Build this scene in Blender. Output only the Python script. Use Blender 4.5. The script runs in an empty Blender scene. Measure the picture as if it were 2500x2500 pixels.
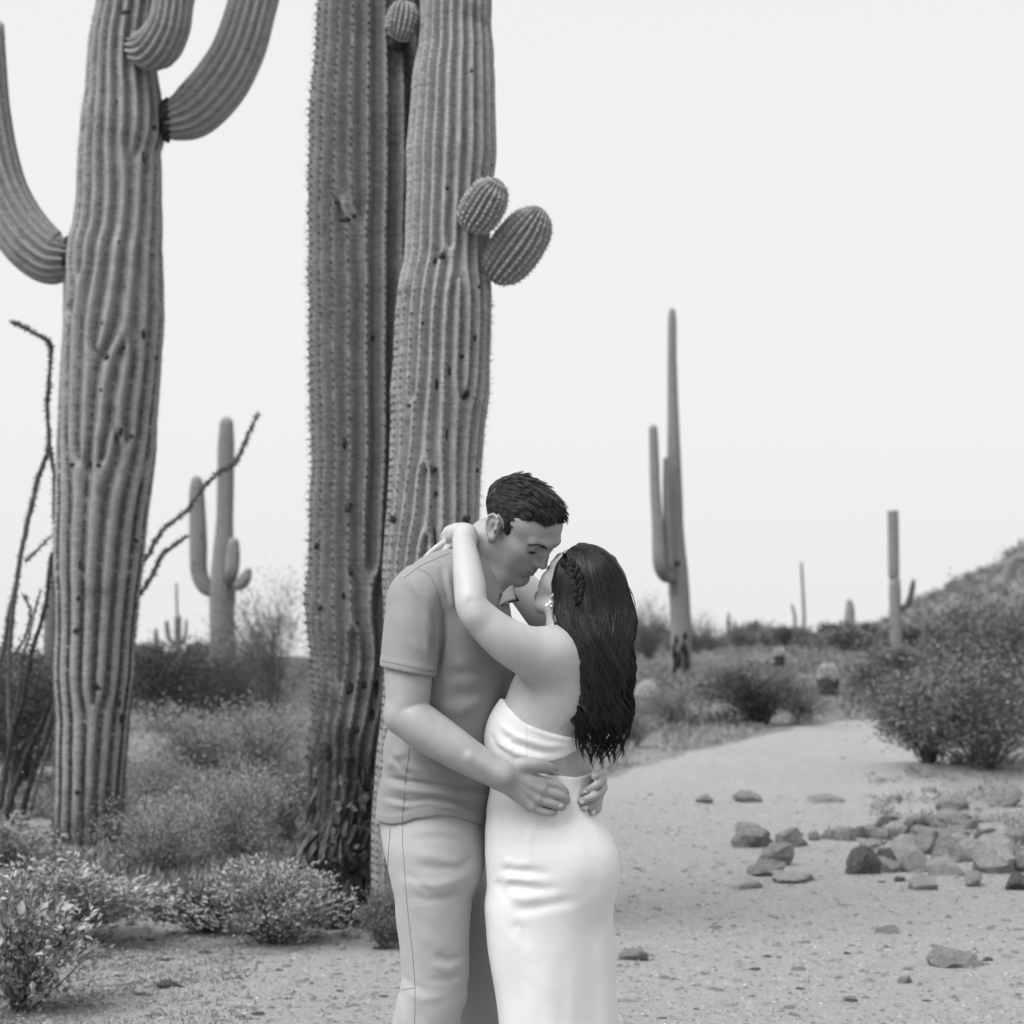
import bpy, bmesh, math, random
import numpy as np
from mathutils import Vector, Matrix
from mathutils.bvhtree import BVHTree

# ------------------------------------------------------------------ camera, sky, sun, exposure
SC = bpy.context.scene
COL = SC.collection
FPX, HY, HC = 5200.0, 1480.0, 1.43        # focal length and horizon row in photo pixels, lens height in metres
cam_d = bpy.data.cameras.new("camera")
cam = bpy.data.objects.new("camera", cam_d)
COL.objects.link(cam)
cam.location = (0, 0, HC)
cam.rotation_euler = (math.radians(90), 0, 0)
cam_d.sensor_fit = 'HORIZONTAL'
cam_d.sensor_width = 24.0
cam_d.lens = 24.0 * FPX / 2500.0
cam_d.shift_y = (HY - 1250.0) / 2500.0
cam_d.clip_start, cam_d.clip_end = 0.1, 6000
cam_d.dof.use_dof = True
cam_d.dof.focus_distance = 5.12
cam_d.dof.aperture_fstop = 3.6
SC.camera = cam

SUN_EL, SUN_AZ = 56.0, -128.0             # degrees; azimuth from +Y towards +X: high light from over the camera's left shoulder
world = bpy.data.worlds.new("World")
SC.world = world
world.use_nodes = True
wn = world.node_tree
wn.nodes.clear()
sky = wn.nodes.new('ShaderNodeTexSky')
sky.sky_type = 'NISHITA'
sky.sun_disc = False
sky.sun_elevation = math.radians(SUN_EL)
sky.sun_rotation = math.radians(SUN_AZ)
sky.air_density, sky.dust_density, sky.ozone_density = 1.0, 4.0, 1.0
bw = wn.nodes.new('ShaderNodeRGBToBW')
mul = wn.nodes.new('ShaderNodeMath'); mul.operation = 'MULTIPLY_ADD'
mul.inputs[1].default_value = 0.10        # share of the clear-sky model
mul.inputs[2].default_value = 3.9        # even cloud layer
bg = wn.nodes.new('ShaderNodeBackground')
bg.inputs['Strength'].default_value = 0.10
wo = wn.nodes.new('ShaderNodeOutputWorld')
wn.links.new(sky.outputs[0], bw.inputs[0])
wn.links.new(bw.outputs[0], mul.inputs[0])
wn.links.new(mul.outputs[0], bg.inputs['Color'])
wn.links.new(bg.outputs[0], wo.inputs[0])

sun_d = bpy.data.lights.new("sun", 'SUN')
sun_d.energy = 2.0
sun_d.angle = math.radians(44)
sun_d.color = (1, 1, 1)
sun = bpy.data.objects.new("sun", sun_d)
COL.objects.link(sun)
_el, _az = math.radians(SUN_EL), math.radians(SUN_AZ)
SUNDIR = Vector((math.sin(_az) * math.cos(_el), math.cos(_az) * math.cos(_el), math.sin(_el)))
sun.rotation_euler = SUNDIR.to_track_quat('Z', 'Y').to_euler()
sun.location = SUNDIR * 30

vs = SC.view_settings
vs.view_transform = 'Standard'
vs.look = 'None'
vs.exposure = 1.08
vs.gamma = 1.0
vs.use_curve_mapping = False
SC.render.engine = 'CYCLES'
SC.cycles.max_bounces = 6
SC.cycles.diffuse_bounces = 3
SC.cycles.glossy_bounces = 2
SC.cycles.transmission_bounces = 2
SC.cycles.use_denoising = True

# ------------------------------------------------------------------ helpers
R = math.radians
def P(px, py, d):
    """point seen at photo pixel (px, py) at distance d along the view axis"""
    return Vector(((px - 1250.0) * d / FPX, d, HC - (py - HY) * d / FPX))
def PN(px, py, d):
    return np.array([(px - 1250.0) * d / FPX, d, HC - (py - HY) * d / FPX])
def fbm1(t, seed=0.0, octs=4):
    s = 0; a = 1.0; f = 1.0
    for i in range(octs):
        s = s + a * np.sin(t * f + seed * 1.7 + i * 2.1 + 1.3 * np.sin(t * f * 0.63 + seed + i))
        a *= 0.5; f *= 2.03
    return s
def vnoise(x, y, z, seed=0):
    """cheap value noise on arrays, -1..1"""
    x = np.asarray(x, float); y = np.asarray(y, float) + 0 * x; z = np.asarray(z, float) + 0 * x
    xi, yi, zi = np.floor(x), np.floor(y), np.floor(z)
    fx, fy, fz = x - xi, y - yi, z - zi
    fx, fy, fz = fx*fx*(3-2*fx), fy*fy*(3-2*fy), fz*fz*(3-2*fz)
    def hsh(a, b, c):
        n = np.sin(a * 127.1 + b * 311.7 + c * 74.7 + seed * 53.3) * 43758.5453
        return (n - np.floor(n)) * 2 - 1
    def lp(a, b, t): return a + (b - a) * t
    c00 = lp(hsh(xi, yi, zi), hsh(xi+1, yi, zi), fx); c10 = lp(hsh(xi, yi+1, zi), hsh(xi+1, yi+1, zi), fx)
    c01 = lp(hsh(xi, yi, zi+1), hsh(xi+1, yi, zi+1), fx); c11 = lp(hsh(xi, yi+1, zi+1), hsh(xi+1, yi+1, zi+1), fx)
    return lp(lp(c00, c10, fy), lp(c01, c11, fy), fz)
def fnoise(x, y, z, octs=3, seed=0):
    s = 0; a = 1.0; f = 1.0; t = 0
    for i in range(octs):
        s = s + a * vnoise(np.asarray(x) * f, np.asarray(y) * f, np.asarray(z) * f, seed + i * 7); t += a
        a *= 0.5; f *= 2.07
    return s / t

def tag(o, label=None, cat=None, group=None, kind=None):
    if label: o["label"] = label
    if cat: o["category"] = cat
    if group: o["group"] = group
    if kind: o["kind"] = kind
    return o
def empty(name, loc=(0, 0, 0), parent=None):
    o = bpy.data.objects.new(name, None)
    o.empty_display_size = 0.1
    COL.objects.link(o)
    o.location = loc
    if parent: o.parent = parent
    return o
def mesh_np(name, V, F4=None, F3=None, smooth=True):
    """mesh from numpy vertices, quads and triangles"""
    me = bpy.data.meshes.new(name)
    V = np.ascontiguousarray(V, dtype=np.float32)
    me.vertices.add(len(V)); me.vertices.foreach_set("co", V.ravel())
    n4 = 0 if F4 is None else len(F4); n3 = 0 if F3 is None else len(F3)
    idx = []
    if n4: idx.append(np.asarray(F4, dtype=np.int32).ravel())
    if n3: idx.append(np.asarray(F3, dtype=np.int32).ravel())
    idx = np.concatenate(idx)
    me.loops.add(len(idx)); me.loops.foreach_set("vertex_index", idx)
    me.polygons.add(n4 + n3)
    st = np.concatenate([np.arange(n4) * 4, n4 * 4 + np.arange(n3) * 3]).astype(np.int32)
    me.polygons.foreach_set("loop_start", st)
    me.polygons.foreach_set("use_smooth", np.full(n4 + n3, smooth, dtype=bool))
    me.update(calc_edges=True)
    me.validate()
    return me
def obj(name, me, mat=None, parent=None, loc=None):
    o = bpy.data.objects.new(name, me)
    COL.objects.link(o)
    if mat is not None and len(me.materials) == 0: me.materials.append(mat)
    if loc is not None: o.location = loc
    if parent is not None:
        o.parent = parent
        if loc is None: o.matrix_parent_inverse = parent_world(parent).inverted()
    return o
def parent_world(p):
    m = Matrix.LocRotScale(p.location, p.rotation_euler, p.scale)
    if p.parent: m = parent_world(p.parent) @ p.matrix_parent_inverse @ m
    return m
class MB:
    """collects pieces of geometry for one mesh"""
    def __init__(s): s.v = []; s.q = []; s.t = []; s.n = 0
    def add(s, V, Q=None, T=None):
        V = np.asarray(V, float).reshape(-1, 3)
        if Q is not None and len(Q): s.q.append(np.asarray(Q, int) + s.n)
        if T is not None and len(T): s.t.append(np.asarray(T, int) + s.n)
        s.v.append(V); s.n += len(V)
    def tube(s, pts, rad, sides=6, cap=True, flat=1.0):
        pts = np.asarray(pts, float); n = len(pts)
        rad = np.broadcast_to(np.asarray(rad, float), (n,))
        tan = np.gradient(pts, axis=0); tan /= np.linalg.norm(tan, axis=1, keepdims=True) + 1e-12
        ref = np.array([0.31, 0.94, 0.11]) if abs(tan[0] @ np.array([0.31, 0.94, 0.11])) < 0.9 else np.array([1.0, 0, 0])
        u = np.cross(tan, ref); u /= np.linalg.norm(u, axis=1, keepdims=True) + 1e-12
        w = np.cross(tan, u)
        a = np.arange(sides) * 2 * math.pi / sides
        V = pts[:, None, :] + rad[:, None, None] * (np.cos(a)[None, :, None] * u[:, None, :] + flat * np.sin(a)[None, :, None] * w[:, None, :])
        i = np.arange(n - 1)[:, None] * sides; j = np.arange(sides)[None, :]; k = (j + 1) % sides
        Q = np.stack([i + j, i + k, i + sides + k, i + sides + j], -1).reshape(-1, 4)
        V = V.reshape(-1, 3); T = []
        if cap and sides >= 3:
            V = np.concatenate([V, pts[:1], pts[-1:]])
            c0, c1 = n * sides, n * sides + 1
            for q in range(sides):
                T.append((c0, (q + 1) % sides, q)); T.append((c1, (n - 1) * sides + q, (n - 1) * sides + (q + 1) % sides))
        s.add(V, Q, T)
    def mesh(s, name, smooth=True):
        return mesh_np(name, np.concatenate(s.v), np.concatenate(s.q) if s.q else None, np.concatenate(s.t) if s.t else None, smooth)
def spline(pts, n):
    """Catmull-Rom resampling of control points (any dimension)"""
    p = np.asarray(pts, float); m = len(p)
    if m < 3:
        t = np.linspace(0, 1, n)[:, None]; return p[0] * (1 - t) + p[-1] * t
    q = np.concatenate([[2 * p[0] - p[1]], p, [2 * p[-1] - p[-2]]])
    ts = np.linspace(0, m - 1 - 1e-9, n); i = ts.astype(int); f = (ts - i)[:, None]
    a, b, c, d = q[i], q[i + 1], q[i + 2], q[i + 3]
    return 0.5 * (2 * b + (c - a) * f + (2 * a - 5 * b + 4 * c - d) * f**2 + (3 * b - a - 3 * c + d) * f**3)

# ------------------------------------------------------------------ materials (all neutral greys: the photograph is black and white)
def mat_new(name):
    m = bpy.data.materials.new(name); m.use_nodes = True
    return m, m.node_tree, m.node_tree.nodes['Principled BSDF']
def g3(v): return (v, v, v, 1)
def nd(nt, typ, **kw):
    n = nt.nodes.new(typ)
    for k, v in kw.items(): setattr(n, k, v)
    return n
def ramp(nt, src, stops):
    r = nt.nodes.new('ShaderNodeValToRGB')
    e = r.color_ramp.elements
    while len(e) < len(stops): e.new(0.5)
    for i, (p, v) in enumerate(stops): e[i].position = p; e[i].color = g3(v)
    nt.links.new(src, r.inputs[0])
    return r.outputs[0]
def noise(nt, scale, detail=4, rough=0.6, coord='Object', vec=None, dist=0.0):
    n = nt.nodes.new('ShaderNodeTexNoise')
    n.inputs['Scale'].default_value = scale; n.inputs['Detail'].default_value = detail; n.inputs['Roughness'].default_value = rough
    n.inputs['Distortion'].default_value = dist
    if vec is None:
        tc = nt.nodes.get('tc') or nd(nt, 'ShaderNodeTexCoord', name='tc')
        vec = tc.outputs[coord]
    nt.links.new(vec, n.inputs['Vector'])
    return n.outputs['Fac']
def mixv(nt, a, b, fac, mode='MIX'):
    m = nt.nodes.new('ShaderNodeMix'); m.data_type = 'RGBA'; m.blend_type = mode
    for s, v in ((6, a), (7, b), (0, fac)):
        if isinstance(v, (int, float)): m.inputs[s].default_value = v if s == 0 else g3(v)
        else: nt.links.new(v, m.inputs[s])
    return m.outputs[2]
def bump(nt, bs, h, strength=0.3, dist=0.01):
    b = nt.nodes.new('ShaderNodeBump'); b.inputs['Strength'].default_value = strength; b.inputs['Distance'].default_value = dist
    nt.links.new(h, b.inputs['Height']); nt.links.new(b.outputs[0], bs.inputs['Normal'])
def simple_mat(name, lo, hi, scale=8.0, rough=0.8, bstr=0.0, bscale=60.0, bdist=0.004, spec=0.3, detail=5, sss=0.0):
    m, nt, bs = mat_new(name)
    f = noise(nt, scale, detail)
    nt.links.new(ramp(nt, f, [(0.3, lo), (0.7, hi)]), bs.inputs['Base Color'])
    bs.inputs['Roughness'].default_value = rough
    bs.inputs['Specular IOR Level'].default_value = spec
    if sss:
        bs.inputs['Subsurface Weight'].default_value = sss
        bs.inputs['Subsurface Radius'].default_value = (0.01, 0.01, 0.01)
        bs.inputs['Subsurface Scale'].default_value = 0.5
    if bstr: bump(nt, bs, noise(nt, bscale, 4), bstr, bdist)
    return m
# ------------------------------------------------------------------ implicit surfaces -> one continuous skin
class Field:
    """distance values on a regular grid; shapes are blended in only where they reach"""
    def __init__(s, lo, hi, h):
        s.lo = np.asarray(lo, float); s.h = h
        s.n = np.ceil((np.asarray(hi, float) - s.lo) / h).astype(int) + 1
        s.D = np.full(tuple(s.n), 1.0, dtype=np.float32)
    def sub(s, lo, hi):
        a = np.clip(np.floor((np.asarray(lo) - s.lo) / s.h).astype(int), 0, s.n)
        b = np.clip(np.ceil((np.asarray(hi) - s.lo) / s.h).astype(int) + 1, 0, s.n)
        if np.any(b <= a): return None
        sl = tuple(slice(a[i], b[i]) for i in range(3))
        X = (s.lo[0] + s.h * np.arange(a[0], b[0], dtype=np.float32))[:, None, None].astype(np.float32)
        Y = (s.lo[1] + s.h * np.arange(a[1], b[1], dtype=np.float32))[None, :, None].astype(np.float32)
        Z = (s.lo[2] + s.h * np.arange(a[2], b[2], dtype=np.float32))[None, None, :].astype(np.float32)
        return sl, X, Y, Z
    def put(s, sl, d, k=0.0, op='u'):
        c = s.D[sl]; d = d.astype(np.float32)
        if op == 'u':
            if k > 0:
                t = np.clip(0.5 + 0.5 * (c - d) / k, 0, 1); s.D[sl] = c * (1 - t) + d * t - k * t * (1 - t)
            else: s.D[sl] = np.minimum(c, d)
        elif op == 's':      # subtract
            if k > 0:
                t = np.clip(0.5 - 0.5 * (c + d) / k, 0, 1); s.D[sl] = c * (1 - t) - d * t + k * t * (1 - t)
            else: s.D[sl] = np.maximum(c, -d)
        elif op == 'i': s.D[sl] = np.maximum(c, d)
    def cone(s, a, b, ra, rb, k=0.01, op='u', squash=None):
        a = np.asarray(a, float); b = np.asarray(b, float); m = max(ra, rb) + k + 3 * s.h
        if squash: m *= 1.0
        g = s.sub(np.minimum(a, b) - m, np.maximum(a, b) + m)
        if g is None: return
        sl, X, Y, Z = g; ab = b - a; L = float(ab @ ab) + 1e-12
        x, y, z = X - a[0], Y - a[1], Z - a[2]
        t = np.clip((x * ab[0] + y * ab[1] + z * ab[2]) / L, 0, 1)
        x = x - t * ab[0]; y = y - t * ab[1]; z = z - t * ab[2]
        if squash:
            n, f = squash; n = np.asarray(n, float); n = n / np.linalg.norm(n)
            q = (x * n[0] + y * n[1] + z * n[2]) * (f - 1)
            x = x + q * n[0]; y = y + q * n[1]; z = z + q * n[2]
        s.put(sl, np.sqrt(x * x + y * y + z * z) - (ra + t * (rb - ra)), k, op)
    def chain(s, pts, rad, k=0.01, op='u', squash=None):
        """one smooth limb along a line of joints, blended in once"""
        pts = np.asarray(pts, float); rad = np.asarray(rad, float)
        if len(pts) > 2:
            q = spline(np.concatenate([pts, rad[:, None]], 1), (len(pts) - 1) * 9 + 1); pts, rad = q[:, :3], q[:, 3]
        m = rad.max() + k + 3 * s.h
        g = s.sub(pts.min(0) - m, pts.max(0) + m)
        if g is None: return
        sl, X, Y, Z = g; shp = (X.shape[0], Y.shape[1], Z.shape[2]); T = np.full(shp, 1.0, np.float32)
        base = np.array([X[0, 0, 0], Y[0, 0, 0], Z[0, 0, 0]])
        for i in range(len(pts) - 1):
            a, b, ra, rb = pts[i], pts[i + 1], rad[i], rad[i + 1]; mm = max(ra, rb) + k + 3 * s.h
            i0 = np.clip(np.floor((np.minimum(a, b) - mm - base) / s.h).astype(int), 0, shp); i1 = np.clip(np.ceil((np.maximum(a, b) + mm - base) / s.h).astype(int) + 1, 0, shp)
            if np.any(i1 <= i0): continue
            c = (slice(i0[0], i1[0]), slice(i0[1], i1[1]), slice(i0[2], i1[2]))
            ab = b - a; L = float(ab @ ab) + 1e-12
            x, y, z = X[c[0]] - a[0], Y[:, c[1]] - a[1], Z[:, :, c[2]] - a[2]
            t = np.clip((x * ab[0] + y * ab[1] + z * ab[2]) / L, 0, 1)
            x = x - t * ab[0]; y = y - t * ab[1]; z = z - t * ab[2]
            T[c] = np.minimum(T[c], (np.sqrt(x * x + y * y + z * z) - (ra + t * (rb - ra))).astype(np.float32))
        s.put(sl, T, k, op)
    def ell(s, c, r, M=None, k=0.01, op='u'):
        c = np.asarray(c, float); r = np.asarray(r, float); m = float(max(r)) + k + 3 * s.h
        g = s.sub(c - m, c + m)
        if g is None: return
        sl, X, Y, Z = g; x, y, z = X - c[0], Y - c[1], Z - c[2]
        if M is not None:
            M = np.asarray(M, float)       # columns: local axes in world
            x, y, z = (x * M[0, 0] + y * M[1, 0] + z * M[2, 0], x * M[0, 1] + y * M[1, 1] + z * M[2, 1], x * M[0, 2] + y * M[1, 2] + z * M[2, 2])
        k0 = np.sqrt((x / r[0])**2 + (y / r[1])**2 + (z / r[2])**2)
        k1 = np.sqrt((x / r[0]**2)**2 + (y / r[1]**2)**2 + (z / r[2]**2)**2) + 1e-9
        s.put(sl, k0 * (k0 - 1) / k1, k, op)
    def stack(s, z, cx, cy, a, b, rot=0.0, k=0.01, op='u', power=2.0, grow=0.0, zr=None):
        """horizontal ellipses piled up in z"""
        o = np.argsort(z); z = np.asarray(z, float)[o]
        cx, cy, a, b = (np.broadcast_to(np.asarray(v, float), z.shape)[o] for v in (cx, cy, a, b))
        m = float(max(a.max(), b.max())) + abs(grow) + k + 3 * s.h
        z0, z1 = (z[0], z[-1]) if zr is None else zr
        g = s.sub((cx.min() - m, cy.min() - m, z0 - k - 3 * s.h), (cx.max() + m, cy.max() + m, z1 + k + 3 * s.h))
        if g is None: return
        sl, X, Y, Z = g; zz = Z.ravel()
        def it(v):
            # smooth (cubic) interpolation
            zc = np.clip(zz, z[0], z[-1]); i = np.clip(np.searchsorted(z, zc) - 1, 0, len(z) - 2)
            dz = z[i + 1] - z[i]; t = (zc - z[i]) / dz
            mm = np.gradient(v, z)
            h00 = 2*t**3 - 3*t**2 + 1; h10 = t**3 - 2*t**2 + t; h01 = -2*t**3 + 3*t**2; h11 = t**3 - t**2
            return (h00 * v[i] + h10 * dz * mm[i] + h01 * v[i + 1] + h11 * dz * mm[i + 1])[None, None, :].astype(np.float32)
        CX, CY, A, B = it(cx), it(cy), it(a) + grow, it(b) + grow
        x, y = X - CX, Y - CY
        c, q = math.cos(rot), math.sin(rot)
        u, v = x * c + y * q, -x * q + y * c
        k0 = (np.abs(u / A)**power + np.abs(v / B)**power)**(1.0 / power)
        k1 = np.sqrt((u / A**2)**2 + (v / B**2)**2) + 1e-6
        d = np.where(k0 > 0.3, k0 * (k0 - 1) / k1, -np.minimum(A, B) * 0.7)
        d = np.maximum(d, np.maximum(Z - z1, z0 - Z))
        s.put(sl, d, k, op)
    def ridge(s, pts, w, hgt, ylim=None, taper=True):
        """raise (hgt>0) or press in (hgt<0) a soft fold along a line given in the xz plane"""
        pts = np.asarray(pts, float); m = 3 * w
        lo = pts.min(0) - m; hi = pts.max(0) + m
        y0, y1 = ylim if ylim else (s.lo[1], s.lo[1] + s.h * s.n[1])
        g = s.sub((lo[0], y0, lo[2]), (hi[0], y1, hi[2]))
        if g is None: return
        sl, X, Y, Z = g
        X2, Z2 = X[:, 0, :] + 0 * Z[:, 0, :], Z[:, 0, :] + 0 * X[:, 0, :]
        best = np.full(X2.shape, 1e9); par = np.zeros(X2.shape); n = len(pts) - 1
        for i in range(n):
            a, b = pts[i], pts[i + 1]; ax, az = b[0] - a[0], b[2] - a[2]; L = ax * ax + az * az + 1e-12
            t = np.clip(((X2 - a[0]) * ax + (Z2 - a[2]) * az) / L, 0, 1)
            dd = (X2 - a[0] - t * ax)**2 + (Z2 - a[2] - t * az)**2
            q = dd < best; best = np.where(q, dd, best); par = np.where(q, (i + t) / n, par)
        e = hgt * np.exp(-best / (w * w))
        if taper: e = e * np.clip(np.sin(np.pi * np.clip(par, 0.02, 0.98)) * 1.5, 0, 1)
        s.D[sl] -= e[:, None, :].astype(np.float32)
    def half(s, p, n, op='i'):
        """keep the side the normal points away from"""
        n = np.asarray(n, float); n = n / np.linalg.norm(n)
        sl, X, Y, Z = s.sub(s.lo, s.lo + s.h * s.n)
        s.put(sl, (X - p[0]) * n[0] + (Y - p[1]) * n[1] + (Z - p[2]) * n[2], 0, op)
    def poly(s, shrink=0.0, relax=1):
        """surface nets"""
        D = s.D + shrink; nx, ny, nz = D.shape
        D[0] = D[-1] = 1; D[:, 0] = D[:, -1] = 1; D[:, :, 0] = D[:, :, -1] = 1
        S = D < 0
        cnt = np.zeros((nx - 1, ny - 1, nz - 1), np.int8)
        for i in (0, 1):
            for j in (0, 1):
                for k in (0, 1):
                    cnt += S[i:nx - 1 + i, j:ny - 1 + j, k:nz - 1 + k]
        cells = np.argwhere((cnt > 0) & (cnt < 8))
        idx = np.full(cnt.shape, -1, np.int32)
        idx[cells[:, 0], cells[:, 1], cells[:, 2]] = np.arange(len(cells))
        acc = np.zeros((len(cells), 3)); num = np.zeros(len(cells))
        cor = [(i, j, k) for i in (0, 1) for j in (0, 1) for k in (0, 1)]
        val = {c: D[cells[:, 0] + c[0], cells[:, 1] + c[1], cells[:, 2] + c[2]] for c in cor}
        for c in cor:
            for ax in range(3):
                if c[ax] == 0:
                    e = list(c); e[ax] = 1; e = tuple(e)
                    a, b = val[c], val[e]; m = (a < 0) != (b < 0)
                    t = np.where(m, a / np.where(m, a - b, 1), 0)
                    p = np.array(c, float)[None, :] + 0 * acc; p[:, ax] += t
                    acc += p * m[:, None]; num += m
        V = s.lo + s.h * (cells + acc / num[:, None])
        quads = []
        for ax in range(3):
            o1, o2 = [(1, 2), (2, 0), (0, 1)][ax]
            a = [slice(1, -1)] * 3; a[ax] = slice(0, -1)
            b = list(a); b[ax] = slice(1, None)
            # interior edges along ax
            E = np.argwhere(S[tuple(a)] != S[tuple(b)])
            off = np.array([1, 1, 1]); off[ax] = 0
            E = E + off
            inside = S[E[:, 0], E[:, 1], E[:, 2]]
            def cell(d1, d2):
                q = E.copy(); q[:, o1] -= d1; q[:, o2] -= d2
                ok = np.all((q >= 0) & (q < np.array(cnt.shape)), axis=1)
                r = np.full(len(q), -1, np.int32); r[ok] = idx[q[ok, 0], q[ok, 1], q[ok, 2]]
                return r
            Q = np.stack([cell(1, 1), cell(0, 1), cell(0, 0), cell(1, 0)], 1)
            Q[~inside] = Q[~inside][:, ::-1]
            quads.append(Q[np.all(Q >= 0, axis=1)])
        Q = np.concatenate(quads)
        for _ in range(relax):      # light smoothing
            A = np.zeros_like(V); N = np.zeros(len(V))
            for i in range(4):
                for j in ((i + 1) % 4, (i - 1) % 4):
                    for c in range(3): A[:, c] += np.bincount(Q[:, i], V[Q[:, j], c], len(V))
                    N += np.bincount(Q[:, i], minlength=len(V))
            V = V * 0.45 + 0.55 * A / np.maximum(N, 1)[:, None]
        return V, Q
def bvh_of(V, Q):
    return BVHTree.FromPolygons(V.tolist(), Q.tolist())
CAMP = Vector((0, 0, HC))
def hit(bvh, px, py):
    """depth (along the view axis) of the first surface seen at a photo pixel, and its normal"""
    d = (P(px, py, 1.0) - CAMP)
    loc, nor, i, dist = bvh.ray_cast(CAMP, d.normalized())
    return (loc.y, nor) if loc is not None else (None, None)
# ------------------------------------------------------------------ ground
def gz(x, y):
    """height of the land"""
    x = np.asarray(x, float); y = np.asarray(y, float)
    t = x / np.maximum(y, 1.0)                                    # how far left or right of the view
    edge = 62 + 46 * np.clip((t + .05) / .18, 0, 1)               # where the land starts to fall away
    z = -0.036 * np.maximum(0, y - edge) - 0.00002 * np.maximum(0, y - edge)**2
    z = np.maximum(z, -70)
    z = z + 0.5 * np.exp(-((y - 42) / 16)**2) * np.clip((t - .02) / .1, 0, 1) * .9
    z = z + 0.18 * np.exp(-((y - 19) / 5)**2) * np.clip((-t - .02) / .08, 0, 1)
    b = np.clip((y - 9) / 8, 0, 1)
    z = z + b * (0.07 * vnoise(x * .55, y * .4, 0 * x, 1) + 0.03 * vnoise(x * 1.7, y * 1.3, 0 * x, 2))
    z = z + 0.012 * vnoise(x * 1.3, y * 1.1, 0 * x, 5) + 0.005 * vnoise(x * 5, y * 5, 0 * x, 6)
    return z
def GP(px, py):
    """where the line of sight through a photo pixel meets the land"""
    t = (px - 1250.0) / FPX; s = (py - HY) / FPX
    d = np.concatenate([np.arange(3, 60, .02), np.arange(60, 300, .25)])
    h = HC - s * d - gz(t * d, d)
    i = np.argmax(h < 0) if np.any(h < 0) else len(d) - 1
    return np.array([t * d[i], d[i], float(gz(t * d[i], d[i]))])
def GD(px, d):
    """the spot of land at distance d in photo column px"""
    x = (px - 1250.0) * d / FPX
    return np.array([x, d, float(gz(x, d))])
def sheet(name, xs, ys, zf, mat, keep=None):
    Xg, Yg = np.meshgrid(xs, ys, indexing='ij')
    V = np.stack([Xg, Yg, zf(Xg, Yg)], -1).reshape(-1, 3)
    nx, ny = len(xs), len(ys); i, j = np.meshgrid(np.arange(nx - 1), np.arange(ny - 1), indexing='ij')
    k = (i * ny + j).ravel()
    Q = np.stack([k, k + ny, k + ny + 1, k + 1], 1)
    if keep is not None:
        c = V[Q].mean(1); Q = Q[keep(c[:, 0], c[:, 1])]
        u, inv = np.unique(Q, return_inverse=True); V = V[u]; Q = inv.reshape(-1, 4)
    return obj(name, mesh_np(name, V, Q), mat)
# sand, grit and litter
def soil(name, lo, hi, veg):
    m, nt, bs = mat_new(name)
    tc = nd(nt, 'ShaderNodeTexCoord', name='tc')
    n1, n2, n3, n4 = noise(nt, .8, 6, .65), noise(nt, 9, 7, .75), noise(nt, 55, 5, .75), noise(nt, 190, 3, .7)
    v = []
    for sc, wd in ((26, .30), (70, .30)):
        vo = nd(nt, 'ShaderNodeTexVoronoi'); vo.inputs['Scale'].default_value = sc; vo.inputs['Randomness'].default_value = 1
        wv = nd(nt, 'ShaderNodeMapping'); nt.links.new(tc.outputs['Object'], wv.inputs['Vector']); nt.links.new(wv.outputs[0], vo.inputs['Vector'])
        v.append((vo.outputs['Distance'], vo.outputs['Color']))
    c = mixv(nt, ramp(nt, n1, [(.3, lo), (.7, hi)]), ramp(nt, n2, [(.34, lo * .55), (.58, hi * 1.08)]), .55)
    c = mixv(nt, c, ramp(nt, n3, [(.38, lo * .22), (.50, hi * 1.08)]), .50)
    c = mixv(nt, c, ramp(nt, n4, [(.38, lo * .3), (.54, hi * 1.1)]), .32)
    peb = ramp(nt, v[0][0], [(.16, 1), (.30, 0)])
    sep = nd(nt, 'ShaderNodeSeparateColor'); nt.links.new(v[0][1], sep.inputs[0])
    few = ramp(nt, sep.outputs[0], [(.60, 0), (.62, 1)])
    pm = mixv(nt, 0.0, peb, few)
    c = mixv(nt, c, ramp(nt, sep.outputs[1], [(0, lo * .22), (.5, lo * .8), (1, hi * 1.25)]), pm)
    if veg:                                                   # scrub-covered soil farther off
        sx = nd(nt, 'ShaderNodeSeparateXYZ'); nt.links.new(tc.outputs['Object'], sx.inputs[0])
        ma = nd(nt, 'ShaderNodeMath', operation='MULTIPLY_ADD'); ma.inputs[1].default_value = 9; nt.links.new(noise(nt, .35, 5, .7), ma.inputs[0]); nt.links.new(sx.outputs['Y'], ma.inputs[2])
        mr = nd(nt, 'ShaderNodeMapRange'); mr.inputs['From Min'].default_value = 19; mr.inputs['From Max'].default_value = 36; nt.links.new(ma.outputs[0], mr.inputs['Value'])
        c = mixv(nt, c, mixv(nt, ramp(nt, noise(nt, 2.2, 7, .75), [(.35, .07), (.65, .24)]), ramp(nt, n2, [(.3, .08), (.7, .22)]), .4), mr.outputs[0])
    nt.links.new(c, bs.inputs['Base Color']); bs.inputs['Roughness'].default_value = .95; bs.inputs['Specular IOR Level'].default_value = .08
    h = mixv(nt, mixv(nt, n2, n3, .45), n4, .2)
    h = mixv(nt, h, 1.0, pm)
    bump(nt, bs, h, 1.0, .13)
    return m
M_SOIL = soil("desert_soil", .48, .63, True); M_PATH = soil("path_sand", .56, .70, False)
xs = np.concatenate([-np.geomspace(900, 9, 30), np.arange(-8.6, 8.7, .2), np.geomspace(9, 900, 30)])
ys = np.concatenate([[-30, -10, -3, 0, 2], np.arange(3, 26, .2), np.geomspace(26.3, 2500, 60)])
ground = sheet("ground", xs, ys, gz, M_SOIL); tag(ground, kind="structure")
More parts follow.
